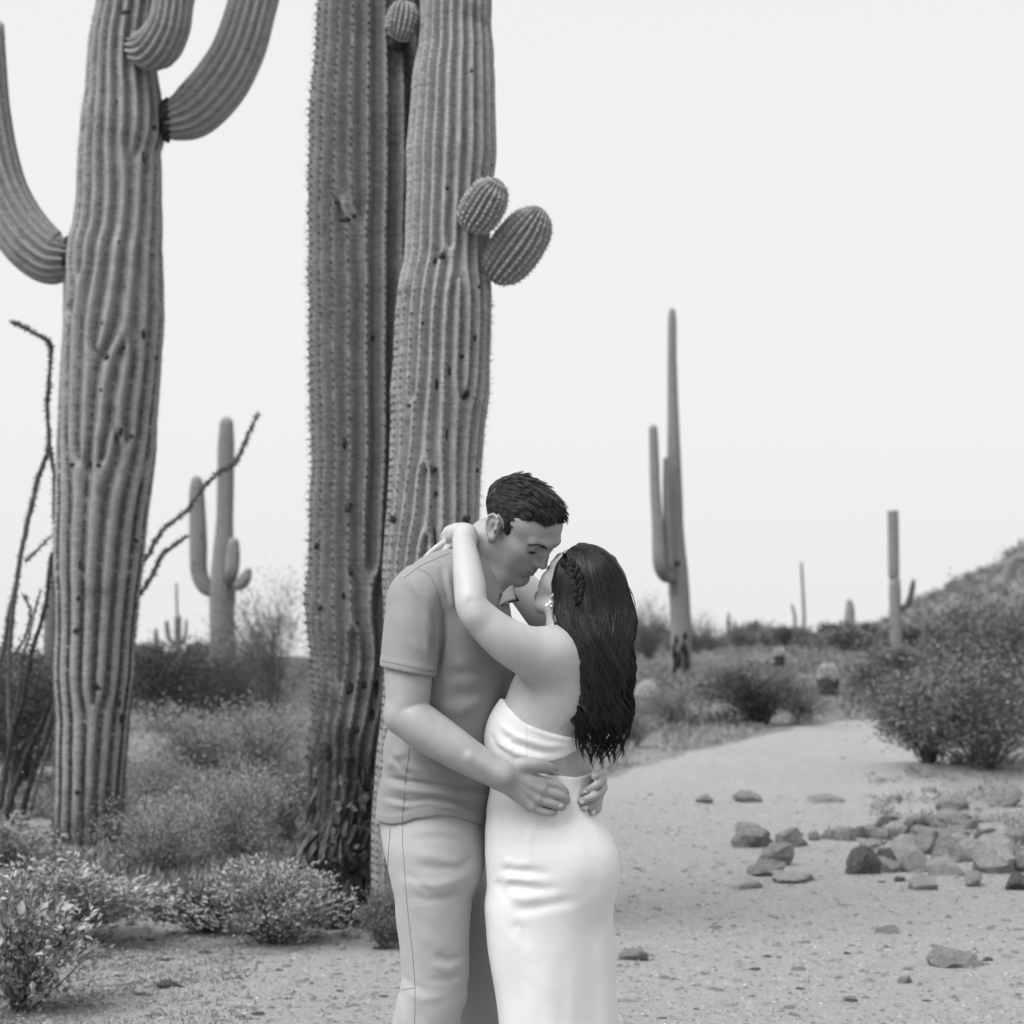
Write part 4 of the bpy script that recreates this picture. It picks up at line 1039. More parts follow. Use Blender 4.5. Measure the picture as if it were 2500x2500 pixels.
# ------------------------------------------------------------------ rocks
def rock_mesh(seed, sub=3, sharp=9, rough=.15, flat=.0):
    rnd = np.random.RandomState(seed)
    bm = bmesh.new(); bmesh.ops.create_icosphere(bm, subdivisions=sub, radius=1)
    V = np.array([v.co for v in bm.verts]); V /= np.linalg.norm(V, axis=1, keepdims=True)
    N = rnd.normal(0, 1, (sharp, 3)); N /= np.linalg.norm(N, axis=1, keepdims=True); N = np.concatenate([N, [[0, 0, -1.0]]])
    h = np.append(rnd.uniform(.50, .92, sharp), .55)
    dn = V @ N.T; r = np.where(dn > .05, h[None] / np.maximum(dn, .05), 9).min(1); r = np.minimum(r, 1.2)
    r = r * (1 + rough * fnoise(V[:, 0] * 3, V[:, 1] * 3, V[:, 2] * 3, 3, seed) + rough * .9 * vnoise(V[:, 0] * 6, V[:, 1] * 6, V[:, 2] * 6, seed + 1) + rough * .5 * vnoise(V[:, 0] * 13, V[:, 1] * 13, V[:, 2] * 13, seed + 2))
    V = V * r[:, None]; V -= (V.max(0) + V.min(0)) / 2; V /= (V.max(0) - V.min(0)) / 2
    for v, c in zip(bm.verts, V): v.co = c
    for f in bm.faces: f.smooth = True
    me = bpy.data.meshes.new("rock"); bm.to_mesh(me); bm.free()
    me.set_sharp_from_angle(angle=R(30))
    return me
def rock_mat(name, lo, hi, sp=.5):
    m, nt, bs = mat_new(name)
    n1, n2, n3 = noise(nt, 2.2, 6, .7), noise(nt, 9, 6, .7), noise(nt, 40, 4, .7)
    c = mixv(nt, ramp(nt, n1, [(.38, lo * .8), (.62, hi)]), ramp(nt, n2, [(.38, lo * .4), (.62, hi * 1.1)]), sp)
    c = mixv(nt, c, ramp(nt, n3, [(.35, lo * .6), (.6, hi)]), .25)
    nt.links.new(c, bs.inputs['Base Color']); bs.inputs['Roughness'].default_value = .9; bs.inputs['Specular IOR Level'].default_value = .15
    bump(nt, bs, mixv(nt, n2, n3, .4), .9, .07)
    return m
MR_L = rock_mat("rock_pale", .46, .68, .4); MR_M = rock_mat("rock_grey", .30, .54, .45); MR_D = rock_mat("rock_dark", .12, .25); MR_K = rock_mat("rock_mottled", .05, .30, .7)
def rock(label, x0, x1, y0, y1, mat, seed, d=None, yaw=None, deep=1.0, sharp=9, group=None, tilt=0.0, cat="rock", name="rock", me=None, gnd=None):
    """a rock that spans photo columns x0..x1 and rows y0..y1, sitting on the land"""
    g = GP((x0 + x1) / 2, y1 - (y1 - y0) * .12) if d is None else GD((x0 + x1) / 2, d)
    w = (x1 - x0) / 2 * g[1] / FPX * 1.1; h = (y1 - y0) / 2 * g[1] / FPX * 1.08
    zc = HC - ((y0 + y1) / 2 - HY) * g[1] / FPX
    me = me or rock_mesh(seed, 3, sharp)
    o = obj(name, me, None); o.location = (g[0], g[1] + w * .3, zc if gnd is None else float(g[2]) + h * gnd)
    if not me.materials: me.materials.append(None)
    o.material_slots[0].link = 'OBJECT'; o.material_slots[0].material = mat
    o.scale = (w, max(w, h) * .9 * deep, h * 1.02); o.rotation_euler = (0, tilt, 0)
    tag(o, label, cat, group); return o
G_ = "rocks heaped at the path edge"
RK = [("smooth notched boulder at the left end of the rock line", 1787, 1886, 2011, 2080, MR_M, 101), ("hollowed angular rock right of the notched boulder", 1894, 1971, 2024, 2075, MR_M, 102), ("two-lobed rock resting on the flat-based one below the notched boulder", 1847, 1938, 2059, 2123, MR_M, 103),
      ("flat-based wedge rock in front of the two-lobed one", 1826, 1917, 2102, 2146, MR_M, 104), ("fist-sized rock right of the hollowed angular one", 1973, 2004, 2030, 2057, MR_M, 105), ("rounded rock in the gap of the rock line", 2037, 2097, 2017, 2060, MR_L, 106),
      ("block-shaped mottled dark rock in front of the heap", 2068, 2150, 2066, 2146, MR_K, 107), ("long pale rock slanting behind the block-shaped one", 2128, 2248, 2042, 2110, MR_L, 108), ("dark rough rock wedged right of the block-shaped one", 2146, 2196, 2072, 2126, MR_D, 109),
      ("flat-topped slab at the back of the heap", 2146, 2212, 2008, 2042, MR_L, 110), ("low grey rock behind the flat-topped slab", 2150, 2224, 1988, 2016, MR_M, 111), ("tilted dark rock behind the heap", 2216, 2284, 1988, 2024, MR_M, 112),
      ("long low rock along the back of the heap", 2282, 2380, 1981, 2030, MR_M, 113), ("grey rock in the middle of the heap behind the fluted one", 2214, 2296, 2028, 2096, MR_M, 114), ("fluted upright rock in the middle of the heap", 2278, 2372, 2026, 2118, MR_M, 115),
      ("largest whitish rock at the right of the heap", 2374, 2490, 2038, 2148, MR_L, 116), ("slab leaning on top behind the whitish rock", 2386, 2482, 2010, 2048, MR_L, 117), ("small rock on the slab at the right edge", 2458, 2512, 2026, 2072, MR_M, 118),
      ("pale pointed rock in front of the fluted one", 2262, 2349, 2092, 2146, MR_L, 119), ("diamond-shaped rock standing before the whitish one", 2356, 2399, 2124, 2173, MR_L, 120), ("pale low rock in front of the heap", 2219, 2287, 2134, 2179, MR_L, 121),
      ("dark flat rock cut off by the right edge below the heap", 2458, 2530, 2132, 2182, MR_D, 122), ("weathered rock uphill behind the heap", 2288, 2368, 1942, 1984, MR_M, 123), ("rock with dark hollows uphill at the right edge", 2412, 2494, 1914, 1978, MR_M, 124),
      ("flat pale stone left of the block-shaped rock", 1888, 1990, 2132, 2160, MR_L, 125), ("thin pale stone before the flat-based wedge rock", 1785, 1862, 2150, 2174, MR_L, 126), ("small pebble right of the block-shaped rock", 2184, 2212, 2140, 2156, MR_D, 127),
      ("small dark rock left of the gap in the rock line", 2004, 2040, 2024, 2054, MR_M, 128), ("rock peeping out at the back right of the heap", 2380, 2440, 1996, 2026, MR_M, 129), ("rock under the right edge of the whitish one", 2470, 2520, 2066, 2140, MR_M, 130),
      ("broad half-buried rock on the path at lower right", 2275, 2404, 2321, 2369, MR_M, 131), ("smooth hump rock on the path beyond the rock line", 1792, 1860, 1930, 1964, MR_M, 132), ("small pyramid stone on the far path", 1700, 1740, 1940, 1965, MR_M, 133), ("flat grey stone on the far path", 1976, 2060, 1940, 1962, MR_M, 134),
      ("low stone nearest the white dress on the path", 1504, 1580, 2316, 2352, MR_M, 135), ("dark square-faced rock at the left by the silvery bush", 330, 384, 2172, 2232, MR_D, 136), ("rounded rock beside the nearest bush", 205, 258, 2308, 2346, MR_M, 137), ("pale domed rock left of the dark trunk", 702, 770, 1880, 1930, MR_L, 138),
      ("pale rock among the weeds left of the domed rock", 360, 410, 1905, 1934, MR_L, 139), ("light stone at the left side of the far path", 1722, 1748, 1800, 1816, MR_L, 140), ("triangular stone pair on the near path", 2190, 2226, 2384, 2408, MR_M, 141), ("oval stone on the path below the block-shaped rock", 2140, 2192, 2262, 2284, MR_M, 142),
      ("dark stone right of the broad half-buried rock", 2396, 2424, 2338, 2352, MR_D, 143), ("curled strip of dark bark on the ground at left", 384, 450, 2396, 2414, MR_D, 144), ("pale stone at the corky foot of the dark trunk", 836, 880, 2262, 2300, MR_L, 145), ("grey stone on the ground left of the trousers", 740, 762, 2290, 2306, MR_M, 146)]
for r in RK: rock(*r, group=G_ if 101 <= r[6] <= 130 else None, sharp=7 if r[6] in (107, 110, 117, 136) else 10, tilt=((r[6] * 37) % 13 - 6) * .02, deep=.8 if r[4] - r[3] > 40 else 1.0)
rnd = np.random.RandomState(70)
for i in range(34):                                           # rubble filling the heap
    px = rnd.uniform(2110, 2500); py = rnd.uniform(2000, 2120) - (px - 2110) * .02; w = rnd.uniform(14, 34); h = w * rnd.uniform(.5, .8)
    rock("smaller rubble rock wedged among the bigger rocks of the heap", px - w, px + w, py - h, py + h, (MR_M, MR_L, MR_M, MR_D)[i % 4], 400 + i, group=G_, tilt=rnd.uniform(-.3, .3))
SM = [rock_mesh(300 + i, 2, 8, .06) for i in range(6)]
rnd = np.random.RandomState(77)
def stones(n, px0, px1, y0, y1, s0, s1, label, grp, mats):
    for i in range(n):
        px, py = rnd.uniform(px0, px1), rnd.uniform(y0, y1); w = rnd.uniform(s0, s1) * (py - 1480) / 800; h = w * rnd.uniform(.3, .55)
        rock(label, px - w, px + w, py - h, py + h * .5, mats[i % len(mats)], 0, me=SM[i % 6], group=grp, name="stone", cat="stone", gnd=.35, tilt=rnd.uniform(-.15, .15))
stones(145, 1500, 2500, 1850, 2495, 4, 18, "small loose stone lying on the sandy path at right", "loose stones on the path", (MR_M, MR_M, MR_L, MR_D))
stones(145, 100, 960, 2230, 2495, 4, 17, "small loose stone on the bare ground at left", "loose stones on the left ground", (MR_M, MR_L, MR_L, MR_D))
# grit
mb = MB(); n = 17000; rnd = np.random.RandomState(90)
oct_v = np.array([(1, 0, 0), (0, 1, 0), (-1, 0, 0), (0, -1, 0), (0, 0, 1.0), (0, 0, -.4)]); oct_t = np.array([(0, 1, 4), (1, 2, 4), (2, 3, 4), (3, 0, 4), (1, 0, 5), (2, 1, 5), (3, 2, 5), (0, 3, 5)])
d = 1 / rnd.uniform(1 / 16, 1 / 6.2, n); px = np.where(rnd.rand(n) < .5, rnd.uniform(-60, 1000, n), rnd.uniform(1450, 2600, n)); x = (px - 1250) * d / FPX; z = gz(x, d)
sz = .0035 + .019 * rnd.rand(n)**2.6; a = rnd.uniform(0, 6.28, n)
A = np.stack([np.cos(a), np.sin(a)], 1)
Vv = oct_v[None] * (1 + rnd.uniform(-.35, .35, (n, 6, 3))) * (sz[:, None, None] * np.array([1.2, .9, .55]))
Vr = np.stack([Vv[..., 0] * A[:, None, 0] - Vv[..., 1] * A[:, None, 1], Vv[..., 0] * A[:, None, 1] + Vv[..., 1] * A[:, None, 0], Vv[..., 2]], -1) + np.stack([x, d, z + .002], 1)[:, None, :]
mb.add(Vr.reshape(-1, 3), None, (np.arange(n)[:, None, None] * 6 + oct_t[None]).reshape(-1, 3))
tag(obj("gravel", mb.mesh("gravel", False), leaf_mat("gravel", .09, .27, .95)), "grit and pebbles scattered over the ground", kind="stuff")
# ------------------------------------------------------------------ the two people
def frame(h, pitch, roll=0.0):
    """columns forward, left, up for a head looking along h, nodding down by pitch"""
    h = np.array([h[0], h[1], 0.0]); h /= np.linalg.norm(h); z = np.array([0, 0, 1.0])
    f = math.cos(pitch) * h - math.sin(pitch) * z; u = math.sin(pitch) * h + math.cos(pitch) * z
    l = np.cross(u, f)
    u2 = math.cos(roll) * u + math.sin(roll) * l
    return np.stack([f, np.cross(u2, f), u2], 1)
class Head:
    def __init__(s, O, M, sc): s.O = np.asarray(O, float); s.M = M; s.sc = sc
    def w(s, p): return s.O + s.M @ (np.asarray(p, float) * s.sc)
    def build(s, F, soft=0.0):
        def E(c, r, k=0.012, op='u', rot=None):
            M = s.M
            if rot: M = s.M @ np.array(Matrix.Rotation(R(rot[1]), 3, rot[0]))
            F.ell(s.w(c), np.array(r) * s.sc, M, k * s.sc, op)
        def C(a, b, ra, rb, k=0.008, op='u'): F.cone(s.w(a), s.w(b), ra * s.sc, rb * s.sc, k * s.sc, op)
        E((-.006, 0, .038), (.093, .073, s.crown), .01)
        E((.036, 0, .045), (.061, .064, .058), .03)
        E((.040, 0, -.018), (.058, .056, .066), .03)
        E((.045, 0, -.055), (.046, .043, .040), .02)
        for q in (-1, 1):
            C((.008, q * .050, -.050), (.048, q * .036, -.080), .018, .017, .022)
            C((.048, q * .036, -.080), (.082, q * .010, -.090), .017, .016, .02)
            E((.058, q * .044, -.006), (.030, .020, .021), .022)          # cheekbone
            E((.066, q * .034, -.034), (.024, .020, .026), .022)          # cheek
            C((.080, q * .044, .034), (.095, q * .014, .039), .0105, .0115, .012)   # brow ridge
        C((.094, .014, .039), (.094, -.014, .039), .0105, .0105, .012)
        E((.086, 0, -.088), (.019, .024, .017), .016)                     # chin
        for q in (-1, 1): E((.096, q * .031, .018), (.014, .019, .0125), .012, 's')   # orbit
        for q in (-1, 1):
            E((.0745, q * .032, .017), (.0155, .0165, .0145), .004)       # eyeball under its lid
            C((.090, q * .020, .0105), (.080, q * .047, .011), .0026, .002, .005)   # lower lid
            C((.0895, q * .021, .0255), (.080, q * .046, .0245), .0032, .0025, .005)  # upper lid fold
        C((.091, 0, .030), (.1045, 0, .004), .0085, .0095, .012)           # nose
        C((.1045, 0, .004), (.1145, 0, -.0165), .0095, .0108, .006)
        for q in (-1, 1):
            E((.103, q * .0125, -.0205), (.0115, .0075, .0085), .006)
            E((.106, q * .0075, -.030), (.0055, .0034, .0032), .003, 's')
        E((.082, 0, -.046), (.023, .031, .024), .016)                     # muzzle
        for q in (-1, 1):
            C((.103, q * .004, -.0455), (.0925, q * .021, -.0485), .0062, .0035, .004)
            C((.1005, 0, -.0575), (.0915, q * .020, -.0525), .0068, .0035, .004)
            C((.1085, 0, -.0515), (.098, q * .018, -.0505), .0025, .0022, .003, 's')
            C((.098, q * .018, -.0500), (.0865, q * .031, -.0435), .0021, .0018, .004, 's')
        E((.104, 0, -.071), (.010, .02, .0055), .008, 's')
        for q in (-1, 1):                                                 # ears
            y = q * .077
            E((-.008, y * .985, .001), (.0175, .0075, .028), .006, rot=('Y', s.ear))
            def e(x, z):
                a = R(s.ear); x *= .88; z *= .9; return (-.008 + x * math.cos(a) + z * math.sin(a), 0, .001 - x * math.sin(a) + z * math.cos(a))
            rim = [(.012, .006), (.015, .018), (.009, .029), (-.004, .033), (-.016, .026), (-.021, .010), (-.019, -.008), (-.010, -.022), (.001, -.031)]
            pts = [(e(a, b)[0], q * .0815, e(a, b)[2]) for a, b in rim]
            for i in range(len(pts) - 1): C(pts[i], pts[i + 1], .0036, .0036, .003)
            c = e(.002, -.002); E((c[0], q * .0865, c[2]), (.0085, .0095, .0145), .004, 's', rot=('Y', s.ear))
            c = e(-.004, .020); E((c[0], q * .0865, c[2]), (.0085, .0055, .0065), .003, 's')
            c = e(.012, -.003); E((c[0], q * .082, c[2]), (.005, .006, .008), .004)
            c = e(.004, -.030); E((c[0], q * .080, c[2]), (.009, .0055, .010), .005)
    ear = 0.0
    crown = .084

# ---- shared measures ---------------------------------------------------------------
HB = np.array([0.66, -0.75])                 # the way her back faces
ROTW = math.atan2(0.66, 0.75)                # turn of her shoulder line
def wstack(rows, a_ratio=1.30):
    """rows of (photo row, left, right, depth): ellipses whose outline spans left..right"""
    z, cx, cy, a, b = [], [], [], [], []
    for r in rows:
        py, xl, xr, d = r[:4]
        ar = r[4] if len(r) > 4 else a_ratio
        w = (xr - xl) / 2 * d / FPX
        bb = w / math.sqrt((0.75 * ar)**2 + 0.66**2)
        z.append(HC - (py - HY) * d / FPX); cx.append(((xl + xr) / 2 - 1250) * d / FPX); cy.append(d); a.append(bb * ar); b.append(bb)
    return np.array(z), np.array(cx), np.array(cy), np.array(a), np.array(b)
def mstack(rows):
    z, cx, cy, a, b = [], [], [], [], []
    for py, xl, xr, d, bb in rows:
        z.append(HC - (py - HY) * d / FPX); cx.append(((xl + xr) / 2 - 1250) * d / FPX); cy.append(d); a.append((xr - xl) / 2 * d / FPX); b.append(bb)
    return np.array(z), np.array(cx), np.array(cy), np.array(a), np.array(b)

# ---- her ------------------------------------------------------------------------------
W_TORSO = wstack([(2060, 1206, 1470, 5.20), (1960, 1205, 1452, 5.20), (1893, 1207, 1447, 5.195), (1850, 1203, 1449, 5.19), (1800, 1204, 1452, 5.185), (1750, 1216, 1452, 5.18),
                  (1700, 1236, 1456, 5.18), (1650, 1256, 1466, 5.185), (1610, 1285, 1470, 5.19), (1575, 1322, 1462, 5.2, 1.5), (1550, 1345, 1440, 5.205, 1.4), (1530, 1352, 1425, 5.21, 1.2)])
W_SKIRT = wstack([(1880, 1203, 1451, 5.195), (1893, 1201, 1453, 5.195), (1932, 1195, 1460, 5.195), (1969, 1188, 1465, 5.195), (1990, 1187, 1468, 5.2), (2023, 1186, 1475, 5.2), (2040, 1187, 1480, 5.2), (2077, 1189, 1496, 5.2),
                  (2114, 1191, 1505, 5.2), (2156, 1189, 1504, 5.2), (2197, 1183, 1500, 5.2), (2259, 1186, 1498, 5.2), (2321, 1192, 1501, 5.2), (2363, 1198, 1503, 5.2), (2425, 1209, 1506, 5.2),
                  (2500, 1218, 1510, 5.2), (2650, 1222, 1516, 5.2), (2800, 1222, 1522, 5.2), (2893, 1220, 1526, 5.2)], 1.2)
L_ARM = [PN(1375, 1612, 5.145), PN(1325, 1604, 5.085), PN(1288, 1590, 5.055), PN(1232, 1560, 5.03), PN(1182, 1517, 5.02), PN(1153, 1480, 5.02), PN(1147, 1432, 5.045), PN(1141, 1382, 5.10), PN(1134, 1333, 5.165), PN(1136, 1308, 5.195)]
L_RAD = [.063, .065, .060, .0515, .0435, .0385, .0385, .0345, .0290, .0265]

def build_woman_skin(h):
    F = Field((-0.26, 4.90, 0.90), (0.34, 5.62, 1.66), h)
    F.stack(*W_TORSO, rot=ROTW, k=.02)
    F.chain(L_ARM, L_RAD, .02)
    F.ell(PN(1148, 1466, 4.978), (.010, .006, .014), k=.022, op='s')            # hollow of the elbow
    F.cone(PN(1160, 1500, 5.0), PN(1150, 1470, 5.0), .022, .018, .03)
    F.cone(PN(1350, 1600, 5.10), PN(1398, 1560, 5.19), .058, .045, .05)      # shoulder into the neck
    F.ell(PN(1385, 1670, 5.105), (.07, .045, .09), k=.06)                      # shoulder blade
    # spine hollow
    F.cone(PN(1411, 1900, 5.088), PN(1404, 1790, 5.075), .008, .008, .03, 's')
    # far arm round his neck
    F.chain([PN(1462, 1590, 5.34), PN(1400, 1560, 5.37), PN(1335, 1505, 5.42), PN(1272, 1432, 5.46), PN(1190, 1368, 5.47), PN(1130, 1345, 5.42)], [.06, .056, .050, .044, .036, .028], .02)
    F.cone(PN(1440, 1580, 5.30), PN(1398, 1555, 5.22), .055, .045, .04)
    # near hand, bent back behind his nape
    wr = PN(1136, 1306, 5.2)
    F.chain([PN(1136, 1318, 5.185), PN(1137, 1305, 5.205), PN(1124, 1300, 5.232), PN(1104, 1303, 5.262)], [.0285, .0270, .0245, .021], .012)
    for a, b, c, d in (((1108, 1292, 5.25), (1093, 1296, 5.285), (1090, 1312, 5.315), (1095, 1330, 5.34)),
                       ((1104, 1298, 5.245), (1088, 1305, 5.278), (1083, 1322, 5.305), (1090, 1340, 5.33)),
                       ((1108, 1308, 5.24), (1092, 1316, 5.262), (1088, 1328, 5.29), (1092, 1345, 5.315)),
                       ((1122, 1288, 5.262), (1108, 1289, 5.298), (1104, 1300, 5.33), (1108, 1318, 5.355))):
        F.chain([PN(*a), PN(*b), PN(*c), PN(*d)], [.0125, .011, .0095, .008], .005)
    F.chain([PN(1126, 1312, 5.235), PN(1112, 1324, 5.25), PN(1104, 1338, 5.262)], [.012, .0105, .0085], .005)
    # far hand: palm and fingers laid on the back of his shoulder
    F.chain([PN(1130, 1345, 5.42), PN(1118, 1338, 5.36), PN(1105, 1334, 5.31)], [.027, .024, .020], .012)
    for a, b, c, d in (((1112, 1326, 5.30), (1090, 1325, 5.262), (1068, 1337, 5.245), (1044, 1357, 5.243)),
                       ((1112, 1336, 5.29), (1098, 1338, 5.252), (1088, 1344, 5.238), (1079, 1350, 5.236)),
                       ((1106, 1328, 5.33), (1084, 1330, 5.30), (1062, 1342, 5.285), (1040, 1360, 5.28))):
        F.chain([PN(*a), PN(*b), PN(*c), PN(*d)], [.0115, .0098, .009, .0075], .004)
    # neck and head
    HD = Head(PN(1409, 1453, 5.215), frame((-0.70, 0.71), R(-44), R(4)), 0.97)
    HD.ear = 0
    F.chain([PN(1400, 1575, 5.205), PN(1388, 1510, 5.21), HD.w((-.012, 0, -.02))], [.060, .049, .050], .03)
    HD.build(F)
    return F, HD

def cloth_wave(F, amp, s1, seed):
    sl, X, Y, Z = F.sub(F.lo, F.lo + F.h * F.n)
    m = np.abs(F.D) < 0.02
    i = np.argwhere(m)
    p = F.lo + F.h * i
    n = fnoise(p[:, 0] * s1, p[:, 1] * s1, p[:, 2] * s1 * 0.8, 2, seed)
    F.D[i[:, 0], i[:, 1], i[:, 2]] += (amp * n).astype(np.float32)

M_SKIN_W = simple_mat("skin_fair", .36, .43, 14, .48, .10, 350, .0015, .35, 6, .12)
M_SKIN_M = simple_mat("skin_tan", .265, .33, 18, .48, .14, 300, .0015, .35, 6, .10)
_nt = M_SKIN_W.node_tree; _bs = _nt.nodes['Principled BSDF']; _c = _bs.inputs['Base Color'].links[0].from_socket
_vo = nd(_nt, 'ShaderNodeTexVoronoi'); _vo.inputs['Scale'].default_value = 17; _nt.links.new(_nt.nodes['tc'].outputs['Object'], _vo.inputs['Vector'])
_sp = nd(_nt, 'ShaderNodeSeparateColor'); _nt.links.new(_vo.outputs['Color'], _sp.inputs[0])
_nt.links.new(mixv(_nt, _c, .16, mixv(_nt, 0.0, ramp(_nt, _vo.outputs['Distance'], [(.022, 1), (.036, 0)]), ramp(_nt, _sp.outputs[0], [(.70, 0), (.72, 1)]))), _bs.inputs['Base Color'])
def fabric(name, base, var, rough, weave, wstr, sheen=0.0):
    m, nt, bs = mat_new(name)
    f = noise(nt, 9, 5)
    fine = noise(nt, 420, 2)
    c = ramp(nt, f, [(0.25, base - var), (0.75, base + var)])
    nt.links.new(mixv(nt, c, ramp(nt, fine, [(.3, base - 2.2 * var), (.7, base + 2.2 * var)]), .3), bs.inputs['Base Color'])
    bs.inputs['Roughness'].default_value = rough
    bs.inputs['Specular IOR Level'].default_value = 0.25
    if sheen:
        bs.inputs['Sheen Weight'].default_value = sheen
        bs.inputs['Sheen Tint'].default_value = (1, 1, 1, 1)
    bump(nt, bs, noise(nt, weave, 3), wstr, .002)
    return m
M_SHIRT = fabric("shirt_knit", .225, .008, .8, 700, .25, .12)
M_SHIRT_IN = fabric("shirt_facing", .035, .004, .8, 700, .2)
M_TROUS = fabric("trouser_twill", .345, .010, .75, 600, .22, .08)
M_DRESS = fabric("dress_crepe", .67, .006, .50, 900, .06, .05)
M_SEAM = simple_mat("seam_thread", .12, .17, 60, .9)
M_SEAM_T = simple_mat("seam_thread_light", .17, .22, 60, .9)
M_SEAM_L = simple_mat("seam_thread_pale", .55, .62, 60, .9)
M_HAIR, _nt, _bs = mat_new("hair_dark")
_f = noise(_nt, 30, 4)
_nt.links.new(mixv(_nt, ramp(_nt, _f, [(.3, .006), (.75, .022)]), ramp(_nt, nd(_nt, 'ShaderNodeNewGeometry').outputs['Random Per Island'], [(0, .003), (.75, .010), (1, .034)]), .6), _bs.inputs['Base Color'])  # tone varies per strand; the paler ones paint sheen streaks into the colour
_bs.inputs['Roughness'].default_value = .30; _bs.inputs['Specular IOR Level'].default_value = .17
M_HAIR_B = simple_mat("hair_brown", .012, .022, 40, .5, 0, 60, .004, .15)
M_HAIR_M = simple_mat("hair_brown_lock", .010, .036, 60, .34, 0, 60, .004, .35)
M_HAIR_W = simple_mat("hair_black", .006, .012, 40, .45, 0, 60, .004, .15)
M_PEARL = simple_mat("pearl", .82, .86, 10, .15, 0, 60, .004, .6)
M_SHOE = simple_mat("shoe_leather", .10, .14, 20, .5, .2, 90)
M_NAIL = simple_mat("nail", .52, .56, 30, .25, 0, 60, .004, .5)

HS = 0.0032
woman = empty("person", P(1360, 2910, 5.2) * 1.0)
woman.location.z = 0
tag(woman, "dark-haired person in strapless white dress, back turned, arms round the other's neck", "person")
FW, HDW = build_woman_skin(0.0027)
VW, QW = FW.poly(relax=2)
body_w = obj("body", mesh_np("body", VW, QW), M_SKIN_W, woman)
BVW = bvh_of(VW, QW)

# dress: bodice band and skirt
F = Field((-0.22, 4.98, 0.0), (0.34, 5.42, 1.24), 0.0036)
zz = np.array(W_TORSO)
F.stack(*W_TORSO, rot=ROTW, k=0, grow=.009, zr=(HC - (1880 - HY) / 1000, HC - (1690 - HY) / 1000))
F.ell(PN(1385, 1670, 5.105), (.079, .054, .099), k=.06)
F.ell(PN(1250, 1800, 5.27), (.075, .085, .075), k=.04)                     # bust, pressed against him
F.ell(PN(1244, 1795, 5.17), (.050, .06, .07), k=.05)
for pts, w, hh in (([(1212, 1762), (1260, 1795), (1330, 1818), (1404, 1822)], .007, .0045), ([(1200, 1800), (1235, 1828), (1300, 1848), (1345, 1850)], .008, .005),
                   ([(1215, 1780), (1250, 1812), (1320, 1833), (1380, 1836)], .006, -.004), ([(1285, 1772), (1340, 1797), (1403, 1810)], .005, .002),
                   ([(1196, 1790), (1215, 1822), (1250, 1843)], .006, -.004), ([(1240, 1800), (1252, 1830)], .01, .003)):
    F.ridge([PN(a, b, 5.1) for a, b in pts], w, hh, (4.9, 5.2))
# keep the band between its upper and lower edge
sl, X, Y, Z = F.sub(F.lo, F.lo + F.h * F.n)
up_x = np.array([PN(a, b, 5.1)[0] for a, b in ((1150, 1690), (1231, 1710), (1244, 1729), (1285, 1766), (1347, 1789), (1405, 1803), (1500, 1806))])
up_z = np.array([PN(a, b, 5.1)[2] for a, b in ((1150, 1690), (1231, 1710), (1244, 1729), (1285, 1766), (1347, 1789), (1405, 1803), (1500, 1806))])
dn_x = np.array([PN(a, b, 5.1)[0] for a, b in ((1150, 1880), (1230, 1872), (1273, 1861), (1335, 1860), (1376, 1849), (1405, 1834), (1500, 1826))])
dn_z = np.array([PN(a, b, 5.1)[2] for a, b in ((1150, 1880), (1230, 1872), (1273, 1861), (1335, 1860), (1376, 1849), (1405, 1834), (1500, 1826))])
TOPE = np.interp(X[:, 0, 0], up_x, up_z)[:, None, None]; DNE = np.interp(X[:, 0, 0], dn_x, dn_z)[:, None, None]
F.put(sl, np.maximum(Z - TOPE, DNE - Z) + 0 * Y, 0, 'i')
VB, QB = F.poly(relax=2)
dress = obj("dress", mesh_np("dress", VB, QB), M_DRESS, woman)
F = Field((-0.22, 4.94, 0.0), (0.34, 5.46, 1.10), 0.0036)
F.stack(*W_SKIRT, rot=ROTW, k=0)
F.ell(PN(1418, 2110, 5.145), (.08, .06, .10), k=.08)                       # seat
F.ell(PN(1285, 2090, 5.14), (.07, .05, .10), k=.06)
for pts, w, hh in (([(1215, 2128), (1245, 2116), (1300, 2122), (1352, 2127)], .012, -.0052), ([(1228, 2160), (1260, 2158), (1310, 2164), (1372, 2160)], .012, -.0048),
                   ([(1225, 2142), (1262, 2139), (1320, 2143)], .010, .005), ([(1232, 2180), (1270, 2186), (1330, 2178)], .013, .005),
                   ([(1245, 2216), (1290, 2212), (1350, 2200), (1410, 2190)], .013, -.005), ([(1250, 2248), (1275, 2262), (1285, 2320)], .013, -.003),
                   ([(1245, 2085), (1242, 2105), (1262, 2108), (1305, 2100)], .011, .004), ([(1210, 2145), (1228, 2168), (1250, 2200)], .014, -.004),
                   ([(1340, 1962), (1390, 1972), (1420, 1986)], .006, -.002), ([(1375, 1952), (1405, 1962)], .005, .002), ([(1300, 1990), (1420, 2000)], .015, -.003),
                   ([(1452, 2080), (1440, 2200), (1447, 2400), (1452, 2700)], .030, -.004), ([(1240, 2300), (1262, 2500), (1262, 2800)], .035, -.005),
                   ([(1330, 2330), (1350, 2500), (1352, 2860)], .030, .005), ([(1470, 2250), (1484, 2500), (1490, 2870)], .02, .003)):
    F.ridge([PN(a, b, 5.1) for a, b in pts], w, hh, (4.9, 5.22))
